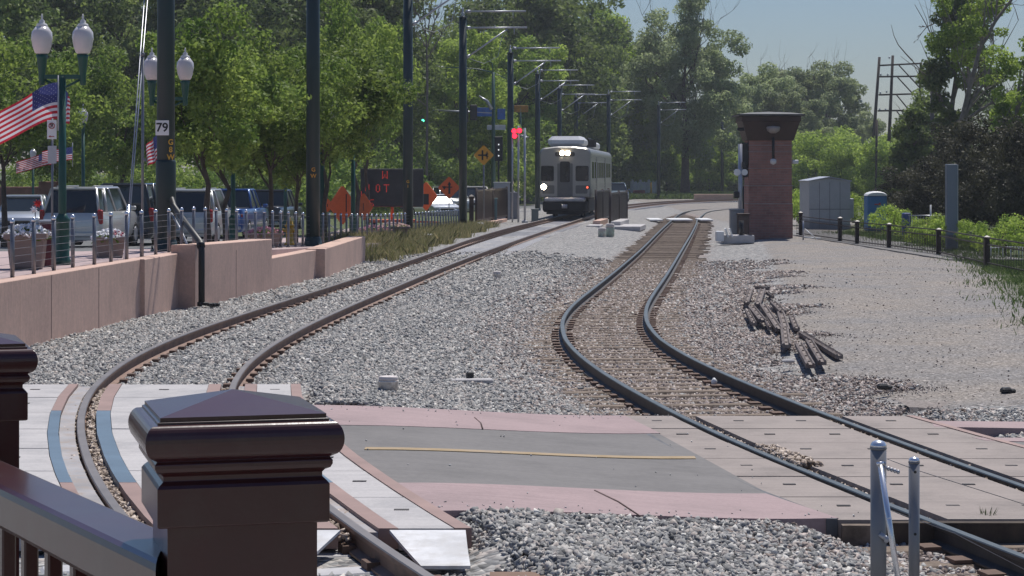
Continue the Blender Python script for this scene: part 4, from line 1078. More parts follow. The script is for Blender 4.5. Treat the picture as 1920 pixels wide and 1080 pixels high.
def sighead(t, x, z, on=1, back=True):
    m = MB(); m.bbox((x, -.1, z), (.36, .24, 1.02), .03); h_ = m.build('signal_head', M_black, t)
    for k in range(3):
        zz = z+.32-.32*k
        m = MB(); m.tube([(x, -.24, zz), (x, -.215, zz)], .115, 14); m.build('lens', M_green if k == on and on >= 0 else mat('lens_off', (.03, .02, .02), .3), h_)
    return h_
M_green = mat('green_light', (.1, .9, .5), .5, emit=((.12, 1, .55), 2.2))
sighead(t, -(925-793)/s_, hz(218), 2)
m = MB(); m.box((-(925-793)/s_, .06, hz(218)), (.56, .03, 1.2)); m.build('backplate', mat('backplate', (.10, .035, .012), .6), t)
sighead(t, -(925-873)/s_, hz(216), -1)
m = MB(); m.bbox((-(925-888)/s_, -.1, hz(211)), (.5, .3, 1.1), .04); m.build('signal_head', M_black, t)
m = MB(); m.bbox((-(925-908)/s_, -.05, hz(210)), (1.25, .04, .62), .01); m.build('street_sign', M_blue, t)
m = MB(); m.bbox(((940-925)/s_, -.05, hz(214)), (.55, .04, .75), .01); m.build('street_sign', M_blue, t)
m = MB(); m.tube([(-.1, -.1, hz(205)), (-.45, -.1, hz(190)), (-1.0, -.1, hz(180))], [.14, .11, .05], 8); m.build('camera_bracket', M_galv, t)
m = MB(); m.bbox((.2, -.05, hz(239)), (1.3, .04, .34), .01); m.build('grey_sign', M_galv, t)
Y = 118; s_ = F/Y
t = thing('rail_signal', (P(935, 0, Y).x, Y, -.1), 'black rail signal with a column of white dots left of the train', 'rail signal')
m = MB(); m.tube([(0, .1, 0), (0, .1, hz(262)+.1)], .05, 8); m.build('post', M_black, t)
m = MB(); z0, z1 = (325-302)/s_+CZ, (325-256)/s_+CZ; m.bbox((0, 0, (z0+z1)/2+.1), (.45, .25, z1-z0), .03); hd = m.build('signal_head', M_black, t)
M_wl = mat('white_lamp', (1, 1, 1), .5, emit=((1, 1, 1), .9))
for py in (271, 281, 292):
    m = MB(); m.tube([(0, -.15, (325-py)/s_+CZ+.1), (0, -.12, (325-py)/s_+CZ+.1)], .04, 8); m.build('lens', M_wl, hd)
Y = 106; s_ = F/Y
t = thing('crossing_signal', (P(972, 0, Y).x, Y, -.1), 'grey crossing signal mast with glowing red lamps beside the train', 'crossing signal')
hz = lambda py: (325-py)/s_+CZ+.1
m = MB(); m.tube([(0, 0, 0), (0, 0, hz(236))], .05, 8); m.build('mast', M_galv, t)
m = MB(); m.tube([(-.3, 0, 0), (-.3, 0, hz(240))], .04, 8); m.tube([(-.32, 0, hz(254)), (.42, 0, hz(254))], .03, 6); m.build('crossarm', M_galv, t)
M_redl = mat('red_light', (.9, .02, .03), .5, emit=((1, .02, .05), 3.0))
for px, py in ((964, 246), (974, 245), (965, 255)):
    m = MB(); m.tube([((px-972)/s_, -.12, hz(py)), ((px-972)/s_, -.08, hz(py))], .125, 14); b_ = m.build('lamp', M_redl, t)
    m = MB(); m.tube([((px-972)/s_, -.075, hz(py)), ((px-972)/s_, .05, hz(py))], .15, 14); m.build('lamp_housing', M_black, b_)
for px, y0, lb in ((984, 240, 'plain grey post immediately left of the train'), (1012+118, 330, None)):
    if lb: 
        m = MB(); m.tube([(P(px, 0, 104).x, 104, -.1), (P(px, 0, 104).x, 104, (325-y0)*104/F+CZ)], .055, 10); m.bbox((P(px, 0, 104).x, 104, .05), (.3, .3, .3), .03); m.tube([(P(px-6, 0, 104).x, 104, (325-257)*104/F+CZ), (P(px+8, 0, 104).x, 104, (325-257)*104/F+CZ)], .03, 6)
        tag(m.build('grey_post', M_galv), lb, 'post')
# yellow-orange sign in the leaves
Y = 175; t = thing('road_sign', (P(976, 0, Y).x, Y, -.05), 'amber rectangular sign high among the dark leaves above the red signal', 'sign')
m = MB(); m.tube([(0, .05, 0), (0, .05, (325-198)*Y/F+CZ)], .08, 8); m.build('post', M_lampgreen, t)
m = MB(); m.bbox((.05, 0, (325-203)*Y/F+CZ), (1.15, .05, .55), .02); m.build('sign_plate', mat('amber', (.45, .19, .01), .6), t)
# equipment cabinets
def cabinet(px, Y, w_, h_, col, lb, d=.5, z=-.05, rz=0):
    t = thing('equipment_cabinet', (P(px, 0, Y).x, Y, z), lb, 'cabinet', 'trackside equipment cabinets', rz)
    mm = mat('cab_'+'_'.join(f'{int(c*99)}' for c in col), col, .5, .1, .08)
    m = MB(); m.bbox((0, 0, h_/2), (w_, d, h_), .02); m.build('body', mm, t)
    m = MB(); m.bbox((0, 0, h_+.02), (w_+.06, d+.06, .05), .015); m.build('lid', mm, t)
    m = MB(); m.bbox((0, -d/2-.008, h_*.5), (w_*.86, .018, h_*.86), .004); m.box((w_*.36, -d/2-.03, h_*.55), (.03, .03, .10)); m.build('door', mm, t)
    m = MB(); m.box((0, 0, -.05), (w_+.2, d+.2, .12)); m.build('plinth', M_conc, t)
    return t
cabinet(941, 112, .85, 2.05, (.42, .43, .46), 'tall pale grey cabinet behind the slatted barrier left of the train')
cabinet(924, 104, .42, 1.3, (.10, .20, .22), 'small teal cabinet in front of the pale grey cabinets')
cabinet(962, 114, .60, 1.5, (.22, .23, .27), 'mid-grey cabinet right of the fifth catenary pole')
cabinet(1003, 103, .34, .8, (.14, .17, .17), 'small dark grey cabinet at the near left corner of the train')

# ------------------------------------------------------------------ slatted barriers in the yard
def barrier(p0, p1, z0, H, label, base=True):
    a, b = Vector(p0), Vector(p1); L = (b-a).length; ang = math.atan2(b.y-a.y, b.x-a.x)
    t = thing('slatted_barrier', (a.x, a.y, z0), label, 'barrier', 'brown slatted barriers beside the main track', ang)
    m = MB()
    for k in range(3): m.tube([(L*k/2, 0, -.1), (L*k/2, 0, H+.06)], .06, 8)
    m.build('posts', M_iron, t)
    m = MB(); m.bbox((L/2, 0, H-.05), (L, .07, .09), .01); m.bbox((L/2, 0, .12), (L, .07, .09), .01); m.build('rails', M_iron, t)
    m = MB(); n_ = int(L/.085)
    for k in range(n_): m.box((L*(k+.5)/n_, 0, H/2+.03), (.05, .025, H-.14))
    m.build('slats', M_iron, t)
    return t
barrier((P(1117, 0, 102).x, 102), (P(1141, 0, 111).x, 111), .12, 1.55, 'slatted brown barrier nearer the train of the pair right of it')
barrier((P(1144, 0, 98).x, 98), (P(1175, 0, 107).x, 107), .12, 1.5, 'slatted brown barrier on the right of the pair between the tracks')
barrier((P(893, 0, 97).x, 97), (P(950, 0, 109).x, 109), .22, 1.55, 'long slatted brown barrier left of the train behind the fourth and fifth poles')
m = MB(); m.lathe((P(884, 0, 96).x, 96, 0), [(.10, 0), (.10, 1.35), (.13, 1.38), (.13, 1.46), (.02, 1.55)], sq=True); tag(m.build('brown_post', M_iron), 'square brown post just right of the fourth catenary pole', 'post')
m = MB(); wallseg(m, (P(904, 0, 95.5).x, 95.5), (P(951, 0, 107.5).x, 107.5), .26, .22, .5); tag(m.build('low_wall', M_wall), 'short pink wall under the slatted barrier left of the train', 'wall')
def blocks(lst, lb, name='concrete_block'):
    m = MB()
    for c, d, rz in lst: m.bbox(c, d, .02, rz)
    return tag(m.build(name, M_conc), lb, 'concrete block')
blocks([((P(1176, 0, 97).x, 97.5, .02), (1.5, 4.5, .22), -.12), ((P(1166, 0, 98.5).x, 100, .14), (.45, 6.0, .34), -.12)], 'stepped pale concrete base under the right-hand slatted barrier')
blocks([((P(1117, 0, 96).x, 97, .04), (.62, 2.6, .24), -.1)], 'pale concrete slab in front of the left barrier of the pair right of the train')
m = MB(); wallseg(m, (P(1124, 0, 99).x, 98), (P(1140, 0, 104).x, 104), .32, .30, .35); tag(m.build('low_wall', M_wall), 'short pink wall between the two slatted barriers right of the train', 'wall')
def vent(px, py, z, r, h, lb, col=(.74, .70, .68)):
    p_ = Gt(px, py, .01); t = thing('marker_drum', p_, lb, 'drum')
    m = MB(); m.lathe((0, 0, 0), [(r, 0), (r, h*.62), (r*1.04, h*.63), (r*1.04, h*.70)], 22); m.build('body', mat('drum_'+str(col[0]), col, .6, dirt=((.38, .34, .32), 9)), t)
    m = MB(); m.lathe((0, 0, h*.70), [(r*.97, 0), (r*.97, h*.28), (r*.8, h*.3), (.02, h*.31)], 22); m.build('lid', M_drumlid, t)
    return t
M_drumlid = mat('drum_lid', (.64, .58, .56), .7)
vent(728, 733, .08, .105, .16, 'short pale round drum standing in the ballast above the path')
vent(932, 521, .05, .09, .15, 'small pale round drum further off in the ballast between the tracks')
vent(1129, 444, .02, .16, .35, 'white and green round drum in front of the slatted barriers', (.55, .62, .58))
vent(1144, 444, .02, .17, .52, 'taller white and green capped drum in front of the right slatted barrier', (.40, .52, .47))
pp = Gt(884, 716, .02); m = MB(); m.bbox((pp.x, pp.y, pp.z+.01), (.50, .22, .05), .01, .05); m.bbox((pp.x-.02, pp.y+.12, pp.z+.06), (.085, .06, .09), .01, .3, 1)
tag(m.build('concrete_slab', [M_panelL, M_black]), 'small flat pale slab with a dark stub on its far edge, in the ballast', 'slab')
# white boarded foot crossing on the old track
xs_ = [(7.35, 8.05), (8.45, 9.65), (10.05, 10.75)]
for (a, b), lb in zip(xs_, ('left', 'middle', 'right')):
    m = MB(); m.bbox(((a+b)/2+.05, 116.2, -.02), (b-a, 3.4, .10), .02); tag(m.build('crossing_board', M_white), f'{lb} white board of the small foot crossing far along the old track', 'board', 'white boards of the far foot crossing')

# ------------------------------------------------------------------ train
th = math.atan2(3.4-1.9, 12.0); TY = 108.0; TX = float(cL(TY))-.16
tr = thing('train', (TX, TY, ZL), 'silver light rail train with lit headlamps approaching on the main track', 'train', None, -.088)
M_tr = mat('train_silver', (.31, .305, .29), .38, .55, .06, 1); M_trd = mat('train_grey', (.135, .135, .13), .5, .3, .08)
M_trr = mat('train_roof', (.66, .66, .68), .4, .1, .05); M_under = mat('train_under', (.02, .02, .02), .8)
Wt, Lt, Z0, Z1 = 2.63, 25.0, 1.02, 3.55
def trsec(w_, z0, z1, r=.28):
    hw = w_/2; pr = [(hw, z0), (hw, z1-r)]
    for k in range(1, 6): a = k*math.pi/10; pr.append((hw-r+r*math.cos(a), z1-r+r*math.sin(a)))
    pr.append((hw-.9, z1+.07)); return pr+[(-x, z) for x, z in reversed(pr)]
m = MB(); secs = [(0, trsec(Wt*.94, Z0+.05, Z1-.06)), (.10, trsec(Wt*.985, Z0, Z1-.01)), (.30, trsec(Wt, Z0, Z1)), (Lt, trsec(Wt, Z0, Z1))]
vs = []; 
for y_, pr in secs: vs += [(x, y_, z) for x, z in pr]
k = len(secs[0][1]); fs = [tuple(range(k)), tuple(reversed(range(3*k, 4*k)))]
for i in range(3):
    for j in range(k): q = (j+1) % k; fs.append((i*k+j, i*k+q, i*k+k+q, i*k+k+j))
m.add(vs, fs); m.build('body', M_tr, tr)
def recess(px, py, w_, h_, nm, mt, par=tr, r=.08, proud=.012, y=0):
    x = (px-1057)/37.0; z = (408-py)/37.0; hw, hh = w_/2, h_/2; pl = []
    for cx, cz, a0 in ((hw-r, hh-r, 0), (-hw+r, hh-r, 90), (-hw+r, -hh+r, 180), (hw-r, -hh+r, 270)):
        for q in range(4): a = R(a0+q*30); pl.append((cx+r*math.cos(a), cz+r*math.sin(a)))
    m = MB(); m.prism([(x+a, z+b) for a, b in pl], y-proud, y+.05); return m.build(nm, mt, par)
M_win = mat('train_glass', (.02, .02, .025), .1, spec=.7)
for x_ in (1024, 1089): recess(x_, 325, .66, .78, 'window_frame', M_black, proud=.010)
for x_ in (1024, 1089): recess(x_, 325, .58, .70, 'windscreen', M_win, proud=.02)
recess(1057, 322, .50, 1.05, 'door_window', M_win, proud=.012); recess(1057, 346, .78, 2.15, 'front_door', M_trd, r=.04, proud=.006)
recess(1057, 289, 1.0, .22, 'destination_panel', M_black, proud=.013)
recess(1088, 355, .60, .42, 'light_panel', M_trd, r=.05, proud=.010); recess(1026, 355, .60, .42, 'light_panel', M_trd, r=.05, proud=.010)
M_hl = mat('headlamp_lit', (1, .9, .7), .3, emit=((1, .82, .58), 60)); M_tl = mat('marker_red', (.8, .1, .05), .3, emit=((1, .15, .08), 1.5))
def disc(px, py, r, mt, nm, y=-.03):
    x = (px-1057)/37.0; z = (408-py)/37.0; m = MB(); m.tube([(x, y-.03, z), (x, y+.03, z)], r, 14); return m.build(nm, mt, tr)
disc(1017, 350, .125, M_hl, 'headlamp'); disc(1052, 287, .11, M_hl, 'headlamp'); disc(1062, 287, .11, M_hl, 'headlamp'); disc(1099, 351, .06, M_tl, 'marker_lamp'); disc(1100, 351, .1, M_black, 'lamp_rim', -.01)
disc(1017, 350, .17, M_galv, 'lamp_rim', -.005)
m = MB(); m.bbox((0, .0, .92), (Wt*.80, .5, .22), .06); m.build('bumper_beam', M_galv, tr)
m = MB(); m.bbox((0, .35, .58), (Wt*.86, .9, .5), .06); m.bbox((0, -.12, .55), (.36, .5, .24), .05); m.bbox((-.0, .15, .30), (1.9, .2, .26), .03); m.build('coupler_housing', M_under, tr)
m = MB(); m.tube([(-.14, -.38, .58), (.14, -.38, .58)], .11, 10); m.build('coupler', M_galv, tr)
m = MB(); m.bbox((0, Lt/2, .62), (2.3, Lt-1.5, .70), .05); m.build('underframe', M_under, tr)
for y_ in (2.6, 4.5, 11.5, 13.4, 20.4, 22.3):
    for sx in (-1, 1):
        m = MB(); m.tube([(sx*.72-.06, y_, .34), (sx*.72+.06, y_, .34)], .34, 18); m.build('wheel', M_under, tr)
m = MB(); m.bbox((-.02, 3.0, 3.86), (1.85, 4.2, .58), .2); m.build('roof_unit', M_trr, tr)
m = MB(); m.bbox((0, 14.5, 3.82), (1.9, 6, .4), .1); m.build('roof_unit', M_trr, tr)
m = MB(); 
for k in range(8): m.box((.95, 5.8+.3*k, 3.85), (.5, .05, .35))
m.tube([(.9, 5.2, 3.75), (.9, 5.2, 4.1), (.9, 8, 4.1), (.9, 8, 3.75)], .04, 6); m.build('pantograph_frame', M_black, tr)
for k in range(9):
    y_ = 2.0+2.55*k
    m = MB(); m.bbox((Wt/2+.002, y_, 2.42), (.02, 1.7, .85), .008); w_ = m.build('side_window', M_win, tr)
for k in range(24):
    pass
m = MB()
for z in (1.25, 1.4, 1.55, 1.7, 3.05, 3.2): m.box((Wt/2+.006, Lt/2+.15, z), (.016, Lt-.6, .05))
m.build('side_ribs', M_tr, tr)
for y_ in (5.8, 16.0):
    m = MB(); m.bbox((Wt/2+.008, y_, 2.1), (.025, 1.3, 2.05), .008); m.build('door', M_trd, tr)

# ------------------------------------------------------------------ brick tower
TYY = 83.0; s_ = F/TYY; bz = -.10
t = thing('brick_tower', (P(1445, 0, TYY).x, TYY+.9, bz), 'square red-brick equipment tower with a flared brown top beside the old track', 'tower')
def brickmat():
    m, tt, b = nodes('tower_brick'); tc = N(tt, 'ShaderNodeTexCoord')
    sx = N(tt, 'ShaderNodeSeparateXYZ'); tt.links.new(tc.outputs['Object'], sx.inputs[0])
    ad = N(tt, 'ShaderNodeMath', operation='ADD'); tt.links.new(sx.outputs[0], ad.inputs[0]); tt.links.new(sx.outputs[1], ad.inputs[1])
    cx = N(tt, 'ShaderNodeCombineXYZ'); tt.links.new(ad.outputs[0], cx.inputs[0]); tt.links.new(sx.outputs[2], cx.inputs[1])
    br = N(tt, 'ShaderNodeTexBrick'); tt.links.new(cx.outputs[0], br.inputs['Vector'])
    br.inputs['Scale'].default_value = 1; br.inputs['Brick Width'].default_value = .30; br.inputs['Row Height'].default_value = .10; br.inputs['Mortar Size'].default_value = .007
    br.inputs['Color1'].default_value = (.40, .19, .15, 1); br.inputs['Color2'].default_value = (.30, .145, .12, 1); br.inputs['Mortar'].default_value = (.32, .24, .21, 1)
    n = noise(tt, tc.outputs['Object'], 2.2, 6, .7); o = mix(tt, .6, br.outputs[0], ramp(tt, n.outputs[0], [(.3, (.6, .6, .62)), (.7, (1.25, 1.2, 1.2))]).outputs[0], 'MULTIPLY')
    tt.links.new(o, b.inputs['Base Color']); b.inputs['Roughness'].default_value = .9; return m
M_brick = brickmat(); hw = 82/s_/2
m = MB(); m.lathe((0, 0, 0), [(hw+.012, 0), (hw+.012, 1.42), (hw-.004, 1.425), (hw-.004, 2.12), (hw-.02, 2.125), (hw-.02, 4.0)], sq=True); m.build('shaft', M_brick, t)
M_band = mat('band_stone', (.34, .27, .25), .9)
for z in (1.425, 2.125, 2.80, 3.45, 3.70):
    m = MB(); m.lathe((0, 0, z-.02), [(hw+.018, 0), (hw+.018, .03)], sq=True); m.build('string_course', M_band, t)
M_brown = mat('eave_brown', (.055, .028, .022), .6)
m = MB(); m.lathe((0, 0, 3.88), [(hw+.02, 0), (hw+.05, .02), (hw+.26, .72), (hw+.30, .75), (hw+.30, .93), (hw+.2, .95)], sq=True); m.build('flared_eave', M_brown, t)
m = MB(); m.lathe((0, 0, 4.83), [(1.27, 0), (1.29, .03), (1.29, .07), (.8, .14), (.05, .19)], sq=True); m.build('roof', mat('roof_dark', (.05, .052, .06), .6), t)
m = MB(); x = (1448-1445)/s_; yf = -hw-.36
m.tube([(x, yf+.3, 4.42), (x, yf, 4.40), (x, yf, 4.3)], .03, 8); m.tube([(x, yf, 4.0), (x, yf, 3.15)], .055, 8); lf = m.build('lamp_bracket', M_black, t)
m = MB(); m.lathe((x, yf, 4.15), [(.10, 0), (.24, .10), (.27, .22), (.24, .26), (.02, .28)], 18); m.build('lamp_shade', mat('shade_beige', (.34, .29, .27), .5), lf)
m = MB(); m.lathe((x, yf, 2.93), [(.02, 0), (.11, .05), (.13, .13), (.11, .21), (.03, .25)], 16); m.build('lamp_globe', M_globe, lf)
m = MB(); m.bbox((hw+.14, -.6, 3.05), (.25, .22, .16), .03); m.tube([(hw, -.6, 3.05), (hw+.1, -.6, 3.05)], .03, 6); m.build('floodlight', M_white, t)
for c_, d_ in (((-hw-.13, -.5, 3.35), (.26, .5, .9)), ((-hw-.10, -.45, 2.7), (.2, .4, .5)), ((-hw-.25, -.7, 4.32), (.35, .2, .12))):
    m = MB(); m.bbox(c_, d_, .02); m.build('wall_box', M_black, t)
# kit on the left of the tower
Y = 82.0
t = thing('crossing_signal', (P(1388, 0, Y).x, Y, -.05), 'grey signal mast with white heads left of the brick tower', 'crossing signal')
hz = lambda py: (325-py)*Y/F+CZ+.05
m = MB(); m.tube([(0, 0, 0), (0, 0, hz(270))], .085, 12); m.build('mast', M_galv, t)
m = MB(); m.tube([(-.12, -.1, hz(323)), (-.12, .12, hz(323))], .13, 14); m.tube([(.16, -.1, hz(323)), (.16, .12, hz(323))], .12, 14); m.build('lamp_heads', M_white, t)
m = MB(); m.tube([(-.3, 0, hz(323)), (.3, 0, hz(323))], .03, 6); m.build('bracket', M_black, t)
m = MB(); m.tube([(.12, 0, hz(400)), (.12, 0, hz(350))], .03, 6); m.build('conduit', M_black, t)
m = MB(); m.bbox((-.15, 0, hz(365)), (.2, .3, .25), .03); m.build('junction_box', M_black, t)
m = MB(); m.bbox((.12, -.1, hz(308)), (.12, .2, .25), .03); m.build('bell', M_black, t)
cabinet(1381, 81.0, .50, 1.05, (.24, .25, .27), 'grey cabinet left of the brick tower', z=.05)
cabinet(1393, 80.6, .42, .95, (.05, .028, .024), 'dark brown cabinet against the left side of the brick tower', z=0)
t = thing('crossing_gate', (P(1372, 0, 79).x, 79, 0), 'concrete-weighted gate base with white counterweight plates left of the tower', 'crossing gate')
m = MB(); m.bbox((.25, .3, .06), (1.15, .9, .30), .02); m.build('plinth', M_conc, t)
m = MB(); m.bbox((-.45, 0, .17), (.28, .5, .38), .02); m.build('white_block', M_white, t)
m = MB()
for k in range(2): m.box((-.20+.16*k, -.05, .30), (.05, .4, .34), 0, 0, 0, -.3)
m.build('counterweight', M_white, t)
m = MB(); m.tube([(.35, 0, .2), (.35, 0, .75)], .09, 8); m.tube([(.3, -.1, .25), (.75, -.1, .10)], .03, 6); m.tube([(.35, -.12, .55), (.45, -.12, .25), (.75, -.12, .22)], .02, 6); m.build('mechanism', M_black, t)

# ------------------------------------------------------------------ right-hand verge: iron fence, shed, toilet, monolith
fpts = [(1492, 452, 86), (1501, 448, 86.5), (1575, 455, 79), (1607, 458, 76), (1667, 463, 72), (1760, 470, 66), (1850, 486, 58), (1960, 515, 51)]
fw = [Vector(((a-960)*Y/F, Y, 0)) for a, b, Y in fpts]
t = thing('iron_fence', (0, 0, 0), 'low dark iron picket fence with square brown posts along the gravel lot', 'fence')
hts = [.95, .92, .86, .8, .8, .78, .78, .78]
gz = [-.05]*8
for i, (p_, h_) in enumerate(zip(fw, hts)):
    if i == 0: continue
    m = MB(); m.lathe((p_.x, p_.y, -.08), [(.07, 0), (.07, h_), (.088, h_+.02), (.088, h_+.07), (.02, h_+.11)], sq=True); m.build('post', M_iron, t)
for i in range(len(fw)-1):
    a, b = fw[i], fw[i+1]; L = (b-a).length; ang = math.atan2(b.y-a.y, b.x-a.x); mid = (a+b)/2
    m = MB()
    for z in (.12, .62, .80): m.box((mid.x, mid.y, z-.05), (L-.2, .03, .035), ang)
    m.build('rail', M_iron, t)
    m = MB(); n_ = int(L/.19)
    for k in range(n_): q = a.lerp(b, (k+.5)/n_); m.box((q.x, q.y, .30), (.014, .014, .72), ang)
    m.build('pickets', M_iron, t)
t = thing('metal_shed', (P(1562, 0, 96).x, 97, -.05), 'plain grey metal shed with a low pitched roof behind the iron fence', 'shed')
s_ = F/96; W_ = 78/s_; h1, h2 = (325-340)/s_+CZ+.05, (325-334)/s_+CZ+.05
M_shed = mat('shed_grey', (.42, .43, .44), .6, .1, .06)
m = MB(); m.prism([(-W_/2, 0), (W_/2, 0), (W_/2, h1), (0, h2), (-W_/2, h1)], 0, 3.2); m.build('wall', M_shed, t)
m = MB(); m.add([(-W_/2-.06, -.08, h1-.01), (0, -.08, h2+.03), (0, 3.3, h2+.03), (-W_/2-.06, 3.3, h1-.01), (-W_/2-.06, -.08, h1+.03), (0, -.08, h2+.07), (0, 3.3, h2+.07), (-W_/2-.06, 3.3, h1+.03)], [(0, 1, 2, 3), (4, 7, 6, 5), (0, 4, 5, 1), (2, 6, 7, 3), (0, 3, 7, 4)])
m.add([(W_/2+.06, -.08, h1-.01), (0, -.08, h2+.03), (0, 3.3, h2+.03), (W_/2+.06, 3.3, h1-.01), (W_/2+.06, -.08, h1+.03), (0, -.08, h2+.07), (0, 3.3, h2+.07), (W_/2+.06, 3.3, h1+.03)], [(0, 3, 2, 1), (4, 5, 6, 7), (0, 1, 5, 4), (2, 3, 7, 6), (0, 4, 7, 3)])
m.build('roof', M_galv, t)
m = MB()
for k in range(1, 4): m.box((-W_/2+W_*k/4, -.006, h1/2), (.02, .012, h1*.96))
m.box((0, -.006, h1*.42), (W_, .012, .03)); m.build('panel_seams', mat('seam', (.16, .165, .18), .6), t)
m = MB(); m.bbox((W_/2+.12, .8, .95), (.24, .6, .9), .02); m.build('side_unit', M_galv, t)
Y = 92.0; t = thing('portable_toilet', (P(1645, 0, Y).x, Y, -.02), 'blue portable toilet with a white domed roof behind the iron fence', 'portable toilet')
M_pt = mat('toilet_blue', (.045, .19, .42), .5, 0, .08)
m = MB(); m.bbox((0, .5, .78), (.84, .95, 1.52), .04); m.build('cabin', M_pt, t)
m = MB(); m.bbox((0, -.0, .80), (.62, .04, 1.38), .01); m.box((.22, -.04, .8), (.05, .05, .12)); dr = m.build('door', M_pt, t)
m = MB(); m.box((-.03, -.03, 1.18), (.20, .02, .05)); m.box((.10, -.03, 1.20), (.08, .02, .10)); m.build('door_marking', mat('red_mark', (.40, .06, .06), .6), dr)
m = MB()
for k in range(4): m.box((.20, -.03, .30+.055*k), (.26, .02, .022))
m.build('vent_slots', M_white, dr)
m = MB(); vs = []; nn = 9
for j, y_ in enumerate((-.02, .08, .92, 1.02)):
    w_ = .44 if j in (1, 2) else .42; hh = .19 if j in (1, 2) else .15
    for i in range(nn): a = math.pi*i/(nn-1); vs.append((w_*math.cos(a), y_, 1.55+hh*math.sin(a)))
fs = [(j*nn+i, j*nn+i+1, (j+1)*nn+i+1, (j+1)*nn+i) for j in range(3) for i in range(nn-1)]+[tuple(range(nn)), tuple(range(3*nn, 4*nn))]+[(0, nn, nn*2-1, nn-1)]
m.add(vs, fs); m.build('roof', M_white, t)
Y = 70.0; s_ = F/Y; t = thing('pylon_sign', (P(1787, 0, Y).x, Y, -.05), 'tall plain blue-grey slab sign standing in front of the dark bushes', 'sign')
m = MB(); m.bbox((0, .3, (450-287)/s_/2), (.34, .62, (450-287)/s_), .015, R(-6)); m.build('slab', mat('slab_grey', (.17, .205, .25), .5, .1, .04), t)
m = MB(); m.bbox((.185, .29, (450-287)/s_/2), (.03, .60, (450-287)/s_-.04), .008, R(-6)); m.build('lit_edge', M_galv, t)  # pale strip added to paint the sunlit right edge of the slab
# guy anchor rails right of the tower
t = thing('gate_arm', (P(1510, 0, 80).x, 80, 0), 'short white stub post with a fallen white pole leaning right of the tower', 'gate arm')
m = MB(); m.tube([(-.08, 0, 0), (-.08, 0, .72)], .03, 8); m.build('stub', M_galv, t)
m = MB(); m.tube([(-.02, 0, .42), (.42, -.2, .03)], .02, 6); m.tube([(-.05, .1, .10), (.55, -.1, .06)], .035, 6); m.build('fallen_pole', M_white, t)
# pale picket railings and small posts further right
t = thing('picket_railing', (0, 0, 0), 'pale metal picket railing behind the iron fence right of the toilet', 'railing')
m = MB(); n_ = 14
for k in range(n_): px = 1705+(1775-1705)*k/(n_-1); Yk = 80-.3*k/n_; m.tube([(P(px, 0, Yk).x, Yk, 0), (P(px, 0, Yk).x, Yk, .92)], .014, 5)
m.build('pickets', M_galv, t); m = MB(); m.tube([(P(1703, 0, 80).x, 80, .92), (P(1777, 0, 79.7).x, 79.7, .92)], .02, 5); m.build('top_rail', M_galv, t)
t = thing('picket_railing', (0, 0, 0), 'white picket railing at the right edge below the bushes', 'railing')
m = MB()
for k in range(12): px = 1858+(1940-1858)*k/11; Yk = 64-k*.3; m.tube([(P(px, 0, Yk).x, Yk, 0), (P(px, 0, Yk).x, Yk, .34)], .010, 5)
m.build('pickets', M_white, t); m = MB(); m.tube([(P(1855, 0, 64).x, 64, .26), (P(1895, 0, 62.5).x, 62.5, .35), (P(1945, 0, 61).x, 61, .36)], .012, 5); m.build('top_rail', M_white, t)
m = MB(); m.tube([(P(1745, 0, 78).x, 78, 0), (P(1745, 0, 78).x, 78, 1.35)], .03, 8); tag(m.build('white_post', M_white), 'thin white post right of the pale picket railing', 'post')
m = MB(); m.tube([(P(1737, 0, 76).x, 76, 0), (P(1737, 0, 76).x, 76, .62)], .05, 8); m.lathe((P(1737, 0, 76).x, 76, .62), [(.05, 0), (.06, .04), (.02, .09)], 8); tag(m.build('bollard', M_yellow), 'short yellow bollard behind the iron fence', 'bollard')
m = MB(); m.bbox((P(1701, 0, 81).x, 81.2, .5), (.30, .4, 1.0), .04); tag(m.build('utility_pedestal', mat('ped_blue', (.02, .06, .22), .5)), 'dark blue utility pedestal left of the pale picket railing', 'pedestal')
# paved walk behind the fence
slab('walkway', lambda Y: 11.5+.05*(86-Y), lambda Y: 13.8+.05*(86-Y), [62, 70, 78, 86, 94], lambda Y: .0, M_asph, thick=.2)
# utility frame
Y = 190.0; s_ = F/Y
t = thing('power_line_frame', (0, Y, 0), 'tall wooden power-line frame of three poles with four crossarms', 'utility pole')
M_pw = mat('pole_wood', (.06, .045, .038), .9)
q = lambda px, py, dy=0: ((px-960)*Y/F, dy, CZ-(py-325)*Y/F)
for pl in (((1632, 345), (1649, 107)), ((1664, 330), (1674, 104)), ((1720, 330), (1727, 117))):
    m = MB(); m.tube([q(*pl[0]), q(*pl[1])], [.17, .12], 8); m.build('pole', M_pw, t)
for a, b in (((1648, 123), (1727, 119)), ((1648, 144), (1723, 143)), ((1647, 178), (1721, 176)), ((1645, 208), (1700, 207))):
    m = MB(); m.tube([q(*a, -.15), q(*b, -.15)], .085, 6); m.build('crossarm', M_pw, t)
for a, b in (((1684, 122), (1722, 163)), ((1682, 145), (1716, 182)), ((1680, 178), (1702, 205)), ((1680, 208), (1692, 224))):
    m = MB(); m.tube([q(*a, -.25), q(*b, -.25)], .06, 6); m.build('brace', M_pw, t)
for a in ((1651, 138), (1664, 138), (1650, 172), (1662, 170), (1649, 203), (1660, 203), (1667, 106)):
    m = MB(); x, y_, z = q(*a); m.lathe((x, -.15, z-.08), [(.05, -.12), (.09, -.08), (.05, -.03), (.09, .03), (.04, .08)], 8); m.build('insulator', M_galv, t)
m = MB(); m.tube([((1642-960)*178/F, 178, 0), ((1644-960)*178/F, 178, CZ-(225-325)*178/F)], .10, 8); tag(m.build('wooden_pole', M_pw), 'short dark wooden pole standing between the tall power-line poles', 'utility pole')
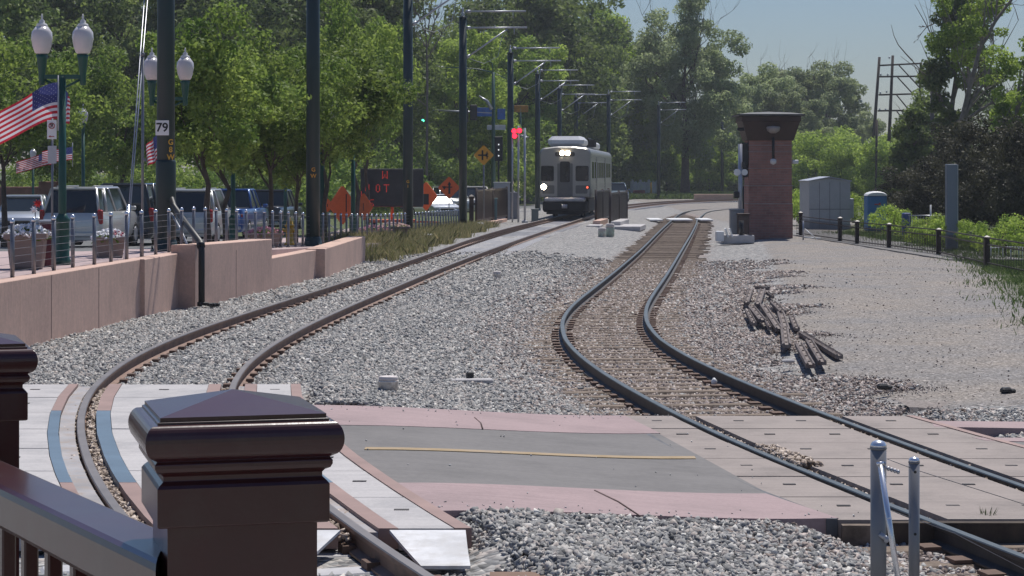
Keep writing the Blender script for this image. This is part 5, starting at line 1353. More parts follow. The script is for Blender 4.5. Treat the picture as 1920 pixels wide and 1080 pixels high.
# floodlight mast
Y = 260.0; s_ = F/Y
t = thing('floodlight_mast', (P(1597, 0, Y).x, Y, 0), 'distant mast with clusters of bright white floodlights above the trees', 'floodlight mast')
m = MB(); m.tube([(0, 0, 0), (0, 0, (325-192)/s_+CZ)], .13, 8); m.box((.0, 0, (325-200)/s_+CZ), (2.6, .1, .12)); m.build('mast', M_galv, t)
for px, py in ((1578, 186), (1588, 185), (1606, 191), (1612, 189), (1580, 210), (1618, 207), (1622, 211), (1600, 213)):
    m = MB(); m.bbox(((px-1597)/s_, -.2, (325-py)/s_+CZ), (.55, .3, .42), .08); m.build('floodlight', M_flood, t) if False else m.build('floodlight', M_white, t)
# wooden posts seen through the trees, street lamp on the right
m = MB(); Y = 120; m.tube([(P(1748, 0, Y).x, Y, 0), (P(1748, 0, Y).x, Y, CZ+(325-130)*Y/F)], .12, 8); tag(m.build('wooden_pole', mat('pole_grey', (.16, .14, .13), .9)), 'pale wooden pole standing against the ivy-dark trees on the right', 'utility pole')
t = thing('street_lamp', (P(1751, 0, 119).x, 119, 0), 'street lamp head on the pale wooden pole on the right', 'street lamp')
m = MB(); m.tube([(0, 0, CZ+(325-200)*119/F), (.25, -.3, CZ+(325-180)*119/F), (.4, -.4, CZ+(325-186)*119/F)], .04, 6); m.build('bracket', M_galv, t)
m = MB(); m.bbox((.42, -.45, CZ+(325-184)*119/F), (.42, .3, .22), .06); m.build('lamp_head', M_galv, t)
# far low pink wall and construction netting on the lawn
m = MB(); m.bbox((P(1338, 0, 196).x, 196, .22), (3.6, .4, .75), .03); tag(m.build('low_wall', M_wall), 'short pink wall beyond the far curve left of the brick tower', 'wall')
m = MB()
for k in range(24): m.box((P(1183, 0, 215).x+.115*k, 215, .9+.12*math.sin(k*.9)), (.07, .04, 1.6+.2*math.sin(k*1.7)))
tag(m.build('white_picket_fence', M_white), 'short run of white pickets on the far lawn right of the train', 'fence')
m = MB(); m.bbox((P(1198, 0, 213).x, 213, .55), (1.2, .5, .55), .05); tag(m.build('red_crate', mat('dullred', (.30, .07, .05))), 'dull red crate in front of the far white pickets', 'crate')
m = MB(); m.tube([(P(1221, 0, 212).x, 212, 0), (P(1221, 0, 212).x, 212, 1.6)], .10, 8); tag(m.build('bollard', M_yellow), 'yellow marker post at the right end of the far white pickets', 'bollard')
# reddish wall behind the cars
m = MB(); m.bbox((P(30, 0, 96).x, 96.2, .95), (7.2, .35, 1.9), .03); m.bbox((P(98, 0, 93).x, 93, 1.05), (1.1, .5, 2.2), .03); tag(m.build('garden_wall', mat('redwall', (.27, .13, .11), .9, dirt=((.20, .10, .08), 2))), 'reddish garden wall behind the silver sedan at the far left', 'wall')

# ------------------------------------------------------------------ rusty track steel in the gravel lot
bars_ = [((1408, 544), (1399, 570), .10, 'first-cluster upright bar at the far left of the scrap'), ((1430, 546), (1420, 574), .12, 'dark short bar right of the first one in the far cluster'), ((1417, 543), (1441, 545), .06, 'thin bar lying crosswise on the far cluster'), ((1439, 551), (1449, 558), .06, 'tiny bar at the right end of the far cluster'),
         ((1401, 586), (1414, 610), .09, 'short bar at the lower left of the middle group'), ((1409, 580), (1430, 606), .13, 'broad brownish bar left in the middle group'), ((1430, 574), (1461, 620), .12, 'long slanting bar in the centre of the middle group'), ((1434, 600), (1444, 618), .07, 'short bar under the long slanting bar'),
         ((1449, 571), (1468, 590), .12, 'far end piece of the curved line of bars'), ((1464, 589), (1474, 622), .13, 'middle piece of the curved line of bars'), ((1471, 621), (1475, 652), .13, 'near piece of the curved line of bars'), ((1484, 598), (1494, 622), .10, 'dark upright piece right of the curved line of bars'),
         ((1503, 627), (1574, 671), .10, 'longest straight bar pointing down to the right'), ((1498, 650), (1520, 690), .12, 'left bar of the near parallel pair'), ((1517, 645), (1542, 686), .11, 'right bar of the near parallel pair')]
for i, (a, b, w_, lb) in enumerate(bars_):
    A, B = G(*a, -.02), G(*b, -.02); d = B-A; L = d.length; ang = math.atan2(d.y, d.x)
    m = MB(); hh = .075; w2 = w_/2
    prof = [(-w2, 0), (w2, 0), (w2, hh*.75), (w2*.55, hh), (w2*.35, hh*.62), (-w2*.35, hh*.62), (-w2*.55, hh), (-w2, hh*.75)]
    m.prism(prof, 0, L); 
    for k in range(4): m.bbox((0, L*(k+.5)/4, hh*.66), (w_*.28, .05, .03), .006)
    o = m.build('rail_joint_bar', M_rust); o.location = (A.x, A.y, -.035+.012*(i % 3)); o.rotation_euler = (0, 0, ang-math.pi/2)
    tag(o, 'rusty bar, '+lb, 'steel bar', 'rusty steel bars lying on the gravel lot')
for px, py, lb in ((1655, 725, 'left'), (1886, 732, 'right')):
    p_ = G(px, py, 0); m = MB(); m.bbox((p_.x, p_.y, .0), (.13, .09, .07), .02, .4); m.bbox((p_.x+.08, p_.y+.03, -.01), (.08, .06, .05), .015, .1)
    tag(m.build('coal_lump', M_black), f'{lb} of two black lumps near the front edge of the gravel lot', 'lump')
p_ = G(1339, 719, -.12); m = MB(); m.lathe((p_.x, p_.y, -.14), [(.035, 0), (.04, .05), (.012, .09)], 7); tag(m.build('paper_cup', M_white), 'tiny white paper cup against the right rail of the old track', 'cup')
p_ = G(1478, 681, -.05); m = MB(); m.bbox((p_.x, p_.y, -.02), (.16, .12, .05), .02, .2); tag(m.build('pale_stone', M_conc), 'flat whitish stone left of the near pair of rusty bars', 'stone')
# lot edge step
m = MB(); rs = random.Random(3); px_ = []
k_ = 60
for i in range(k_+1):
    u = i/k_; xx = 4.35+5.4*u; yy = float(np.interp(xx, [4.3, 4.75, 5.5, 6.5, 9.8], [23.35, 23.02, 22.92, 22.9, 22.85]))+rs.uniform(-.03, .03); px_.append((xx, yy, rs.uniform(-.012, .008)-.05*max(0, 1-u*6)))
for a, b in zip(px_, px_[1:]):
    m.add([(a[0], a[1], -.12), (b[0], b[1], -.12), (b[0], b[1]+.06, -.01+b[2]), (a[0], a[1]+.06, -.01+a[2])], [(0, 1, 2, 3)]); m.add([(a[0], a[1]+.06, -.01+a[2]), (b[0], b[1]+.06, -.01+b[2]), (b[0], b[1]+.9, -.06), (a[0], a[1]+.9, -.06)], [(0, 1, 2, 3)])
tag(m.build('lot_edge', mat('lot_soil', (.26, .225, .205), .95, 0, .4, 16, .8)), kind='structure')

# ------------------------------------------------------------------ steel fence posts at the lower right
t = thing('fence_post', (P(1647, 0, 11.9).x, 11.9, -.2), 'thick grey steel post with a domed cap and diagonal brace at the lower right', 'fence post')
M_fp = mat('fence_grey', (.235, .235, .245), .42, .35, .06, 3)
H_ = CZ-(840-325)*11.9/F+.2
m = MB(); m.tube([(0, 0, 0), (0, 0, H_)], .0445, 24); m.tube([(0, 0, H_-.005), (0, 0, H_+.006)], .047, 24); m.build('post', M_fp, t)
m = MB(); m.lathe((0, 0, H_+.006), [(.046, 0), (.045, .012), (.035, .028), (.018, .036), (.002, .038)], 24); m.build('post_cap', M_bright, t)
a = P(1650, 868, 11.82)-t.location; b = P(1686, 1100, 11.62)-t.location
m = MB(); m.tube([a, b], .0165, 14); m.tube([a+(b-a)*.45, a+(b-a)*.455], .019, 14); m.tube([a-(b-a)*.006, a+(b-a)*.02], .021, 14); m.build('brace', M_bright, t)
m = MB(); 
for k in range(5): m.lathe((.032+.018*k, -.035, H_-.105-.006*k), [(.004, -.012), (.010, -.006), (.010, .006), (.004, .012)], 8)
m.tube([(-.0, -.046, H_-.07), (.03, -.052, H_-.085)], .012, 8); m.tube([(.0, -.046, H_-.47), (.035, -.055, H_-.50)], .015, 8); m.lathe((.035, -.055, H_-.52), [(.005, 0), (.016, .01), (.016, .03), (.005, .04)], 8); m.build('cable_fittings', M_galv, t)
t2 = thing('fence_post', (P(1714, 0, 12.05).x, 12.05, -.2), 'thinner grey steel post with a domed cap right of the braced post', 'fence post')
H2 = CZ-(867-325)*12.05/F+.2
m = MB(); m.tube([(0, 0, 0), (0, 0, H2)], .031, 20); m.tube([(0, 0, H2-.003), (0, 0, H2+.005)], .033, 20); m.build('post', M_fp, t2)
m = MB(); m.lathe((0, 0, H2+.005), [(.032, 0), (.031, .010), (.024, .021), (.002, .028)], 20); m.build('post_cap', M_bright, t2)
m = MB(); 
for dz in (-.05, -.40): m.tube([(0, -.034, H2+dz), (0, -.028, H2+dz)], .008, 10)
m.build('cable_hole', M_black, t2)
for nm, pts_ in (('upper', [P(1662, 860, 11.9), P(1714, 880, 12.05), P(1935, 950, 12.6)]), ('lower', [P(1664, 955, 11.9), P(1712, 972, 12.05), P(1790, 1000, 12.2), P(1935, 1075, 12.4)])):
    m = MB(); m.tube(pts_, .0022, 6); tag(m.build('fence_cable', M_steel), f'{nm} thin steel cable running right from the two grey posts', 'cable')

# ------------------------------------------------------------------ maroon railing in the foreground
PY = 2.9; s_ = F/PY
def newel(loc, rz, label):
    t = thing('railing_post', loc, label, 'railing post', 'maroon railing posts in the foreground', rz)
    h = .100
    m = MB(); m.lathe((0, 0, -1.6), [(.0985, 0), (.0985, 1.27)], sq=True); m.build('shaft', M_maroon, t)
    prof = [(.1105, -.362), (.113, -.360), (.113, -.311), (.110, -.307), (.1045, -.302), (.1045, -.296), (.108, -.292), (.114, -.289), (.1165, -.284), (.1165, -.279), (.113, -.275)]
    for k in range(0, 13): a = -R(78)+R(156)*k/12; prof.append((.1165+.0135*math.cos(a), -.250+.022*math.sin(a)))
    prof += [(.1125, -.2275), (.1125, -.2245), (.1095, -.2235)]
    m = MB(); m.lathe((0, 0, 0), prof, sq=True)
    cap = m.build('collar', M_maroon, t)
    mod = cap.modifiers.new('b', 'BEVEL'); mod.width = .0008; mod.segments = 2; mod.limit_method = 'ANGLE'; mod.angle_limit = R(40)
    m = MB(); m.lathe((0, 0, 0), [(.109, -.2245), (.109, -.2185), (.0015, -.1945)], sq=True); m.build('cap', M_maroon, t)
    return t
# cap apex sits 0.30 m below eye level
zt_ = CZ-.30+.201
n1 = newel((P(437, 0, PY).x, PY, zt_), R(15), 'big glossy maroon railing post with a moulded pyramid cap in the centre-left foreground')
n2 = dup(n1, (-1.045, 4.05, zt_), 'second maroon railing post cut off by the left edge of the picture', rz=R(18))
A = Vector((-.497, 2.942, 0)); B = Vector((-1.07, 3.99, 0)); d = (B-A); L = d.length; ang = math.atan2(d.y, d.x)
rl = thing('handrail', (A.x, A.y, 0), 'maroon handrail running between the two maroon posts', 'handrail', None, ang)
def along(nm, w_, h_, zA, zB, bev=.01, y=0):
    m = MB(); e = bev; pr = [(-w_/2+e, -h_), (w_/2-e, -h_), (w_/2, -h_+e), (w_/2, -e), (w_/2-e*.3, -e*.3), (w_/2-e, 0), (-w_/2+e, 0), (-w_/2+e*.3, -e*.3), (-w_/2, -e), (-w_/2, -h_+e)]
    vs = [(-2.3*x-.045, x, zA+z) for x, z in pr]+[(L, x, zB+z) for x, z in pr]; k = len(pr)
    m.add(vs, [tuple(range(k)), tuple(reversed(range(k, 2*k)))]+[(i, i+k, (i+1) % k+k, (i+1) % k) for i in range(k)]); return m.build(nm, M_maroon, rl)
along('top_rail', .10, .072, 1.993, 1.993, .012)
along('bottom_rail', .05, .04, 1.15, 1.12, .006)
for k in range(9):
    m = MB(); u = (k+.5)/9; m.bbox((0, 0, .42), (.024, .024, .80), .003); o = m.build('baluster', M_maroon, rl); o.location = (u*L, 0, 1.13-.0)

# ------------------------------------------------------------------ trees
def unit(n):
    v = rng.normal(size=(n, 3)); return v/np.linalg.norm(v, axis=1)[:, None]
def leaves(name, cl, n, size, m, parent, flat=.75, asp=.55, up=.3):
    """cl: array (k,5) clump centres x,y,z, radius, tone"""
    w_ = cl[:, 3]**2; w_ = w_/w_.sum(); k = rng.choice(len(cl), n, p=w_)
    d = unit(n); r = cl[k, 3]*rng.uniform(.25, 1.0, n)**.55
    p_ = cl[k, :3]+d*r[:, None]*np.array([1, 1, flat])
    nrm = d*.6+unit(n)*.8+np.array([0, 0, up]); nrm /= np.linalg.norm(nrm, axis=1)[:, None]
    a = np.cross(nrm, unit(n)); a /= np.linalg.norm(a, axis=1)[:, None]; b = np.cross(nrm, a)
    s_ = size*rng.uniform(.6, 1.35, n)[:, None]/2
    V = np.stack([p_-a*s_, p_+b*s_*asp+nrm*s_*.15, p_+a*s_, p_-b*s_*asp+nrm*s_*.15], 1).reshape(-1, 3)
    Qd = np.arange(n*4).reshape(n, 4)
    tone = np.clip(cl[k, 4]+rng.normal(0, .22, n), 0, 1)
    return npmesh(name, V, Qd, m, tone, parent)
def crown_clumps(W, H, zc, n, rad, shape='oval', low=.0):
    out = []
    while len(out) < n:
        u = unit(1)[0]; q = rng.uniform(.2, 1)**.45
        x, y, z = u*q
        if shape == 'cone': f = 1-.75*max(0, z); x *= f; y *= f
        if shape == 'spread' and z < -.75: continue
        if shape == 'column': x *= .8+.3*math.sin(z*7+1); y *= .8
        lump = 1+.22*math.sin(u[0]*5+u[2]*4+W)+.15*math.sin(u[1]*7+u[2]*6+H)
        out.append((x*W/2*lump, y*W/2*lump, zc+z*H/2*(1+.1*math.sin(u[0]*6)), rad*rng.uniform(.6, 1.25), rng.uniform(0, 1)))
    return np.array(out)
def trunk(name, H, r, m, parent, limbs=7, spread=.5, bend=.15, top=.75, rs=None, twigs=0, dens=1):
    rs = rs or random.Random(int(H*10)); mb = MB()
    pts = [Vector((0, 0, -.3))]; k = 7
    for i in range(1, k+1): pts.append(Vector((rs.uniform(-bend, bend)*i/k*2, rs.uniform(-bend, bend)*i/k*2, H*top*i/k)))
    rr = [r*1.25]+[r*(1-.8*i/k) for i in range(1, k+1)]
    mb.tube(pts, rr, 9)
    def limb(p0, d, L, r0, lvl):
        q = [p0]; dd = d.normalized()
        for i in range(4):
            dd = (dd+Vector((rs.uniform(-.28, .28), rs.uniform(-.28, .28), rs.uniform(-.05, .25)))).normalized(); q.append(q[-1]+dd*L/4)
        mb.tube(q, [r0*(1-.19*i) for i in range(5)], 6 if lvl else 7, caps=False)
        if lvl < twigs+1:
            for _ in range(3 if lvl == 0 else 4):
                j = rs.randint(1, 4); e = (dd+Vector((rs.uniform(-1, 1), rs.uniform(-1, 1), rs.uniform(-.2, .8)))).normalized(); limb(q[j], e, L*.55, r0*.45, lvl+1)
    for i in range(limbs):
        j = rs.randint(3, k); a = i*2.4+rs.uniform(-.4, .4)
        limb(pts[j], Vector((math.cos(a)*spread, math.sin(a)*spread, rs.uniform(.5, .9))), H*.33*rs.uniform(.7, 1.1), rr[j]*.55, 0)
    return mb.build(name, m, parent, fix=False)
def tree(loc, label, H, W, zc, CH, n, size, lm, clumps=60, rad=1.0, shape='oval', tr=.16, bark=M_bark, cat='tree', group=None, limbs=7, name='tree', rz=0, spread=.5, twigs=0, asp=.55, top=.75):
    t = thing(name, loc, label, cat, group, rz)
    cl = crown_clumps(W, CH, zc, clumps, rad, shape)
    leaves('crown', cl, n, size, lm, t, asp=asp)
    trunk('trunk', H, tr, bark, t, limbs, spread, twigs=twigs, top=top)
    return t
def at(px, Y, z=0): return (P(px, 0, Y).x, Y, z)
GS = 'young street trees along the pavement'; GD = 'large dark trees behind the street'; GM = 'green trees behind the train'; GF = 'far grey-green trees on the right'
# prototypes
st = tree(at(392, 50, .76), 'bright street tree whose trunk stands right of the nearest catenary pole', 4.9, 3.7, 3.55, 3.5, 14000, .125, L_bright, 62, .46, 'oval', .09, group=GS, top=.7)
st2 = tree(at(606, 60, .52), 'bright street tree above the large orange work sign', 5.4, 4.5, 4.2, 3.6, 16000, .13, L_bright, 80, .55, 'oval', .10, group=GS, top=.7)
dup(st2, at(508, 56, .6), 'bright street tree left of the second catenary pole', rz=1.9, sc=.90)
dup(st, at(553, 63, .45), 'bright street tree with its trunk just left of the second catenary pole', rz=2.7, sc=.90)
dup(st, at(425, 56, .6), 'street tree rising left of the blue pickup', rz=.8, sc=1.0)
dup(st2, at(690, 86, .1), 'bright street tree whose crown reaches the third catenary pole', rz=3.1, sc=(.9, .9, 1.45))
dup(st, at(668, 78, .2), 'bright street tree directly above the dark message board', rz=4.2, sc=(1.15, 1.15, 1.6))
dup(st2, at(8, 62, .4), 'bright street tree at the far left edge behind the flag', rz=2.2, sc=1.05)
dup(st, at(232, 80, .1), 'bright street tree seen between the large lamp and the guy wires', rz=5.2, sc=1.25)
dup(st2, at(818, 166, .0), 'bright street tree behind the green traffic light', rz=.5, sc=2.1)
dup(st, at(120, 92, .0), 'street tree low behind the single-globe lamp', rz=1.2, sc=1.1)
# hedges behind the cars
sh = tree(at(60, 104, 0), 'yellow-green hedge above the reddish garden wall', 2.4, 5.0, 1.5, 2.6, 7000, .16, L_bright, 50, .6, 'oval', .05, cat='shrub', group='shrubs behind the parked vehicles', name='shrub', limbs=4)
for px, Y, lb, sc_ in ((170, 108, 'shrub behind the silver SUV', 1.2), (290, 110, 'shrub behind the dark navy van', 1.3), (420, 115, 'shrub behind the blue pickup', 1.35), (560, 118, 'shrub behind the trunks by the second catenary pole', 1.4), (690, 122, 'shrub behind the message board', 1.4), (800, 150, 'shrub below the green traffic light', 1.6), (893, 165, 'light green shrub behind the yellow diamond sign', 2.1), (960, 175, 'shrub behind the red crossing lamps', 2.0)):
    dup(sh, at(px, Y), lb, rz=px*.1, sc=sc_)
# big dark background trees
bd1 = tree(at(60, 132), 'large dark tree behind the left edge of the street', 17, 10.5, 9.4, 16, 26000, .34, L_dark, 110, 1.35, 'oval', .30, group=GD, limbs=10)
bd2 = tree(at(230, 138), 'large dark tree behind the single-globe lamp', 17, 10, 9.6, 16, 26000, .34, L_dark, 120, 1.3, 'oval', .30, group=GD, limbs=10)
bm = tree(at(1106, 226), 'big mid-green tree right of the train roof', 18.5, 14, 10.0, 18.5, 42000, .40, L_mid, 170, 1.4, 'oval', .30, group=GM, limbs=9)
for src, px, Y, lb, rz_, sc_ in ((bd1, 400, 134, 'large dark tree behind the tops of the street trees left of the second catenary pole', 1.1, 1.0), (bd2, 550, 142, 'large dark tree rising behind the second catenary pole', 2.0, 1.02), (bd1, 690, 148, 'large dark tree left of the third catenary pole', 3.3, 1.0),
                                 (bd2, -60, 120, 'dark tree cut off by the left edge', 4.0, .95), (bd1, 320, 170, 'tall dark tree far behind the nearest catenary pole', 5.0, 1.2), (bd2, 130, 172, 'tall dark tree far behind the double-globe lamp', .6, 1.2), (bd1, 620, 180, 'tall dark tree far behind the street trees', 2.5, 1.2),
                                 (bd2, 480, 178, 'tall dark tree far behind, between the first two catenary poles', 5.5, 1.2), (bd1, 755, 170, 'tall dark tree behind the top of the third catenary pole', 1.9, .93), (bd2, 985, 190, 'tall dark tree behind the bracket arms', 3.9, 1.25), (bd1, 1045, 210, 'tall dark tree reaching out of the picture above the train', 1.4, 1.32), (bd2, 925, 200, 'tall dark tree left of the bracket arms', .9, 1.16)):
    dup(src, at(px, Y), lb, rz=rz_, sc=sc_)
for px, Y, lb, rz_, sc_ in ((862, 158, 'mid-green tree behind the fourth catenary pole', .7, .67), (800, 180, 'mid-green tree behind the gap of sky by the bare tree', 1.5, .66), (955, 185, 'mid-green tree directly behind the red crossing lamps', 2.6, .76), (1035, 228, 'mid-green tree directly behind the train', 3.5, 1.02), (1172, 236, 'mid-green tree whose slope falls right towards the cottonwood', 4.4, .80), (1212, 238, 'low green tree at the foot of the cottonwood', 5.3, .56)):
    dup(bm, at(px, Y), lb, rz=rz_, sc=sc_)
# pointed dark tops behind
pt = tree(at(1172, 245), 'dark pointed tree peeping behind the mid-green slope', 18, 6.5, 10.5, 17, 14000, .36, L_dark, 60, 1.1, 'cone', .2, group='pointed dark trees behind the slope')
dup(pt, at(1140, 240), 'dark pointed tree left of the other pointed tree', rz=1.5, sc=1.05); dup(pt, at(1205, 255), 'dark pointed tree touching the cottonwood', rz=2.5, sc=.98); dup(pt, at(1110, 235), 'tallest dark pointed tree above the train', rz=.7, sc=1.12)
# cottonwood
tree(at(1285, 222), 'tall airy grey-green cottonwood with forking limbs in the middle distance', 20.5, 12.5, 11.6, 17.5, 62000, .30, L_grey, 230, 1.15, 'spread', .50, M_bark, limbs=14, name='cottonwood', spread=.7, twigs=1, top=.7)
# far right woods
fr = tree(at(1430, 250), 'rounded grey-green tree above the brick tower', 15.5, 10.5, 8.0, 15.5, 30000, .34, L_grey, 90, 1.1, 'oval', .28, group=GF, limbs=8)
for px, Y, lb, rz_, sc_ in ((1500, 262, 'far tree right of the tower roof', 1.0, 1.06), (1548, 255, 'far tree at the right shoulder of the tree group', 2.0, 1.04), (1390, 270, 'far tree between the cottonwood and the tower', 3.0, .93), (1345, 262, 'far tree at the right foot of the cottonwood', 4.0, .75), (1610, 300, 'low far tree under the floodlights', 5.0, .70), (1480, 235, 'nearer grey-green tree right of the tower shaft', 2.4, .80)):
    dup(fr, at(px, Y), lb, rz=rz_, sc=sc_)
fm = tree(at(1250, 236), 'low bright shrubbery on the lawn under the cottonwood', 5, 6.5, 3.2, 6.2, 12000, .28, L_mid, 60, .95, 'oval', .12, group='low trees round the far lawn', limbs=5)
for px, Y, lb, rz_, sc_ in ((1330, 240, 'low green tree left of the distant pole by the tower', .5, 1.05), (1185, 232, 'low green tree behind the far white pickets', 1.4, 1.0), (1395, 245, 'low green tree just left of the tower', 2.4, 1.1), (1530, 190, 'low green tree behind the left of the grey shed', 3.0, .95), (1585, 185, 'low green tree behind the right of the grey shed', 4.0, .80), (1660, 180, 'low olive tree behind the blue toilet', 4.9, .85), (1470, 200, 'low green tree behind the brick tower', .2, 1.0), (1120, 225, 'low green tree behind the right side of the train', .9, 1.15), (1640, 240, 'low green tree beneath the power-line frame', 2.9, .9), (1290, 248, 'low green tree at the far end of the lawn', 3.9, 1.2), (1700, 200, 'low green tree behind the pale railing', 5.9, 1.0), (1555, 240, 'low green tree far behind the shed', 1.1, 1.2)):
    dup(fm, at(px, Y), lb, rz=rz_, sc=sc_)
# right-hand group
tree(at(1712, 118), 'narrow dark evergreen left of the tall ivy-clad tree', 6.6, 2.4, 3.3, 6.4, 12000, .22, L_dark, 60, .55, 'cone', .14, name='evergreen_tree')
tree(at(1735, 122), 'second narrow dark evergreen close to the pale wooden pole', 7.6, 2.6, 3.6, 7.4, 10000, .22, L_dark, 50, .6, 'oval', .14, name='evergreen_tree')
tree(at(1790, 112), 'tall ivy-clad tree with pale trunk reaching out of the picture', 14, 3.5, 7.2, 13.5, 22000, .22, L_dark, 90, .62, 'column', .24, M_barkpale, limbs=8, name='ivy_tree', spread=.3)
tree(at(1812, 108), 'leafy top of a loose mid-green tree behind the ivy-clad one', 13.0, 3.6, 10.2, 5.0, 7000, .2, L_mid, 40, .55, 'oval', .2, M_barkpale, name='tree', limbs=8)
bt = thing('bare_tree', at(1800, 104), 'half-dead tree with long bare branches sweeping up to the right', 'tree')
rs = random.Random(5); mb = MB()
def px3(px, py, dy=0): Y = 104+dy; v = P(px, py, Y); return Vector((v.x-bt.location.x, dy, v.z))
def branch(pts, r0, r1, sub=3, lvl=0):
    mb.tube(pts, [r0+(r1-r0)*i/(len(pts)-1) for i in range(len(pts))], 7, caps=False)
    if lvl > 2: return
    for _ in range(sub):
        j = rs.randint(1, len(pts)-1); d = (pts[j]-pts[j-1]).normalized()
        e = (d+Vector((rs.uniform(-.9, .9), rs.uniform(-.5, .5), rs.uniform(-.4, .8)))).normalized(); L = (pts[-1]-pts[0]).length*rs.uniform(.18, .34); q = [pts[j]]
        for _ in range(4): e = (e+Vector((rs.uniform(-.3, .3), rs.uniform(-.2, .2), rs.uniform(-.15, .3)))).normalized(); q.append(q[-1]+e*L/4)
        branch(q, max(.012, (r0+(r1-r0)*j/len(pts))*.4), .006, max(2, sub-2), lvl+1)
branch([px3(1795, 430), px3(1797, 330), px3(1800, 240), px3(1818, 165), px3(1838, 90), px3(1866, 40), px3(1900, -5), px3(1925, -20)], .17, .05, 9)
branch([px3(1800, 240), px3(1822, 190), px3(1850, 150), px3(1862, 110), px3(1862, 60), px3(1850, 10)], .09, .02, 9)
branch([px3(1803, 230), px3(1840, 205), px3(1880, 180), px3(1925, 160)], .09, .04, 8)
branch([px3(1838, 90), px3(1846, 40), px3(1848, -10)], .05, .02, 5)
branch([px3(1866, 14), px3(1890, 6), px3(1915, 10)], .03, .01, 4)
branch([px3(1750, 45), px3(1738, 50), px3(1728, 62), px3(1722, 72)], .03, .008, 6)
mb.build('trunk', M_barkpale, bt, fix=False)
cl = np.array([[*(px3(px, py, rs.uniform(-1, 1))), .35, .5] for px, py in ((1850, 120), (1880, 60), (1870, 180), (1840, 60), (1900, 120), (1862, 150))])
leaves('crown', cl, 700, .16, L_mid, bt)
tree(at(1912, 96), 'loose mid-green tree at the right edge above the dark bush', 9.5, 3.2, 5.6, 6.0, 9000, .18, L_mid, 55, .55, 'oval', .16, M_barkpale, limbs=8)
tree(at(1890, 150), 'tree far behind the bare branches at the right edge', 9, 6, 4.6, 8.6, 9000, .26, L_grey, 60, .8, 'oval', .16)
db = tree(at(1845, 80), 'big round dark olive bush right of the slab sign', 3.6, 3.9, 2.3, 4.4, 15000, .125, L_brown, 80, .5, 'oval', .10, cat='bush', name='bush', limbs=5, group='dark olive bushes on the right')
dup(db, at(1760, 88), 'dark olive bush left of the slab sign', rz=1.0, sc=(.75, .75, .68)); dup(db, at(1925, 74), 'dark olive bush cut by the right edge', rz=2.0, sc=.9); dup(db, at(1800, 92), 'dark olive bush behind the slab sign', rz=3.0, sc=1.0)
dup(db, at(1700, 96), 'dark olive bush right of the blue toilet', rz=4.0, sc=(.9, .9, .6)); dup(db, at(1880, 84), 'dark olive bush between the round one and the right edge', rz=5.0, sc=(1, 1, .7))
gb = tree(at(1885, 66), 'small bright green shrub under the dark bushes at the right edge', 1.2, 2.0, .55, 1.2, 3500, .09, L_mid, 30, .3, 'oval', .03, cat='shrub', name='shrub', limbs=3, group='small green shrubs by the iron fence')
for px, Y, lb, sc_ in ((1770, 72, 'small green shrub at the foot of the slab sign', .8), (1735, 74, 'small green shrub left of the slab sign', .9), (1680, 86, 'small green shrub right of the toilet behind the fence', 1.0), (1830, 70, 'small green shrub below the big round bush', .8), (1620, 100, 'small green shrub between the shed and the toilet', 1.3), (1515, 104, 'small green shrub between the tower and the shed', 1.4)):
    dup(gb, at(px, Y), lb, rz=px*.3, sc=sc_)
# bare tree in the gap of sky
bt = thing('bare_tree', at(805, 135), 'leafless grey tree against the small gap of sky left of the fourth catenary pole', 'tree'); rs = random.Random(11)
mb = MB()
def px3(px, py, dy=0): Y = 135+dy; v = P(px, py, Y); return Vector((v.x-bt.location.x, dy, v.z))
for pl in (((800, 330), (801, 200), (800, 90), (797, 40), (790, -20)), ((801, 90), (815, 40), (830, -5)), ((800, 70), (785, 30), (770, 0)), ((802, 60), (808, 20), (812, -20)), ((801, 110), (825, 70), (845, 40))):
    branch([px3(*p_, rs.uniform(-.3, .3)) for p_ in pl], .09 if len(pl) > 3 else .045, .012, 8)
mb.build('trunk', mat('bark_grey', (.16, .13, .12), .9), bt, fix=False)

# ------------------------------------------------------------------ grass verges
def grass(name, X, Y, Z, h, wd, m, lean=.35):
    n = len(X); p_ = np.c_[X, Y, Z]; a = rng.uniform(0, 2*math.pi, n); d = np.c_[np.cos(a), np.sin(a), np.zeros(n)]
    hh = h*rng.uniform(.5, 1.3, n); le = rng.normal(0, lean, (n, 2))*hh[:, None]
    tip = p_+np.c_[le, hh]; mid = p_+np.c_[le*.35, hh*.6]
    V = np.stack([p_-d*wd/2, p_+d*wd/2, mid+d*wd*.4, tip, mid-d*wd*.4], 1).reshape(-1, 3); b = np.arange(n)[:, None]*5
    me = bpy.data.meshes.new(name); me.vertices.add(len(V)); me.vertices.foreach_set('co', V.astype(np.float32).ravel())
    Qd = (b+np.array([[0, 1, 2, 3, 4]])).ravel(); me.loops.add(len(Qd)); me.loops.foreach_set('vertex_index', Qd.astype(np.int32)); me.polygons.add(n)
    me.polygons.foreach_set('loop_start', np.arange(0, n*5, 5, dtype=np.int32)); me.polygons.foreach_set('loop_total', np.full(n, 5, dtype=np.int32)); me.materials.append(m)
    at_ = me.attributes.new('rnd', 'FLOAT', 'FACE'); at_.data.foreach_set('value', rng.random(n).astype(np.float32)); me.update(calc_edges=True)
    o = bpy.data.objects.new(name, me); C.objects.link(o); return tag(o, kind='stuff')
n_ = 26000; Yg = rng.uniform(57.8, 96, n_); xr = -3.3+.062*(Yg-58)+.25*np.sin(Yg*.8)+rng.normal(0, .12, n_); Xg = xr-np.abs(rng.normal(0, 1.0, n_))
k = Xg > -7; Xg, Yg = Xg[k], Yg[k]; Zg = np.maximum(T(Xg, Yg), np.where(Xg < fx(Yg)+.2, pz(Yg), -.1+(pz(Yg)+.1)*np.clip((fx(Yg)+1.1-Xg)/.9, 0, 1)))
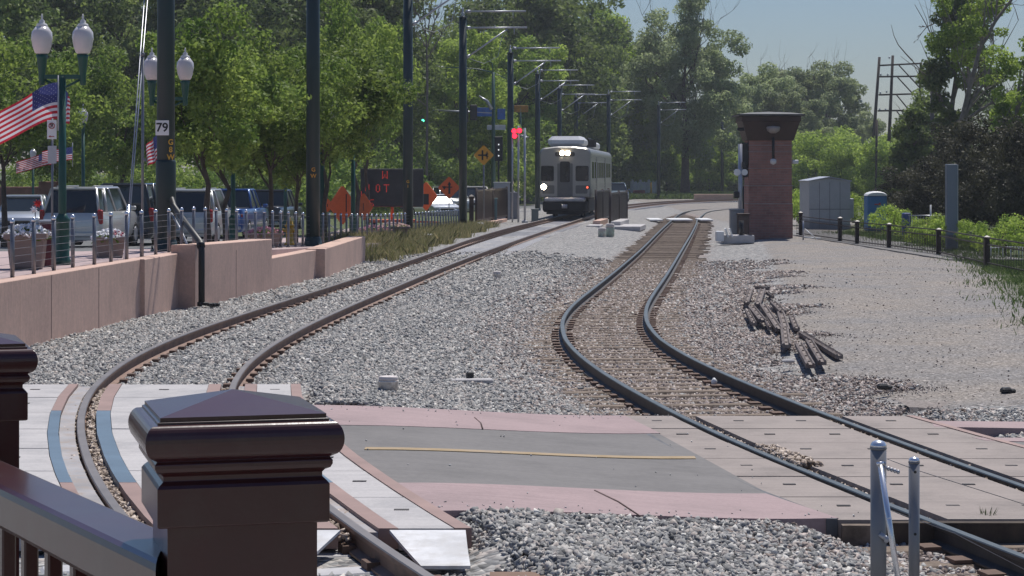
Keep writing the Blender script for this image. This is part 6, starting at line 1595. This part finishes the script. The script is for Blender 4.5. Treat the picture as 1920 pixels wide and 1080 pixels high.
clump = (np.sin(Yg*1.9)+np.sin(Xg*3.1+Yg*.7)+rng.normal(0, .6, len(Xg))) > -.9
grass('dry_grass', Xg[clump], Yg[clump], Zg[clump]-.03, .34, .022, L_grass)
n_ = 26000; Yg = rng.uniform(30, 92, n_); Xg = grassline(Yg)+rng.normal(.5, .55, n_)+.2*np.sin(Yg)
clump = (np.sin(Yg*1.3)+np.sin(Xg*2.1+Yg*.9)+rng.normal(0, .7, len(Xg))) > -.7
grass('verge_grass', Xg[clump], Yg[clump], T(Xg, Yg)[clump]-.0, .17, .02, L_green)
n_ = 26000; Yg = rng.uniform(205, 232, n_); Xg = rng.uniform(6, 34, n_); grass('lawn_grass', Xg, Yg, np.full(n_, -.06), .55, .12, L_green)
# weeds
for px, py, z, r_, h_, nb, lb in ((843, 962, .06, .08, .10, 40, 'tiny green weed at the near edge of the pink kerb beside the pale panels'), (1848, 995, -.12, .10, .17, 60, 'feathery green weed growing against the dark timber at the lower right')):
    p_ = G(px, py, z); t = thing('weed', p_, lb, 'weed'); mb = MB(); rs = random.Random(px)
    for _ in range(nb):
        a = rs.uniform(0, 6.28); d = Vector((math.cos(a), math.sin(a), 0)); tip = d*r_*rs.uniform(.3, 1)+Vector((0, 0, h_*rs.uniform(.5, 1.1))); s1 = d.cross(Vector((0, 0, 1)))*.004
        mb.add([-s1, s1, tip*.6+s1+Vector((0, 0, .01)), tip, tip*.6-s1+Vector((0, 0, .01))], [(0, 1, 2, 3, 4)])
    mb.build('blades', mat('weed_green', (.12, .18, .05), .7), t, fix=False)

# cross street beyond, and distant land closing the horizon
m = MB(); m.box((-28, 158, -.02), (62, 12, .10)); tag(m.build('street', M_street), kind='structure')

# ------------------------------------------------------------------ summer haze
m = MB(); m.box((30, 240, 13), (620, 640, 34)); hz_ = m.build('haze', None); hz_.data.materials.clear()
hm = bpy.data.materials.new('haze'); hm.use_nodes = True; ht = hm.node_tree; ht.nodes.clear()
ho = ht.nodes.new('ShaderNodeOutputMaterial'); hv = ht.nodes.new('ShaderNodeVolumePrincipled'); hv.inputs['Color'].default_value = (.86, .90, 1, 1); hv.inputs['Density'].default_value = .0004
ht.links.new(hv.outputs[0], ho.inputs['Volume']); hz_.data.materials.append(hm); tag(hz_, kind='stuff')
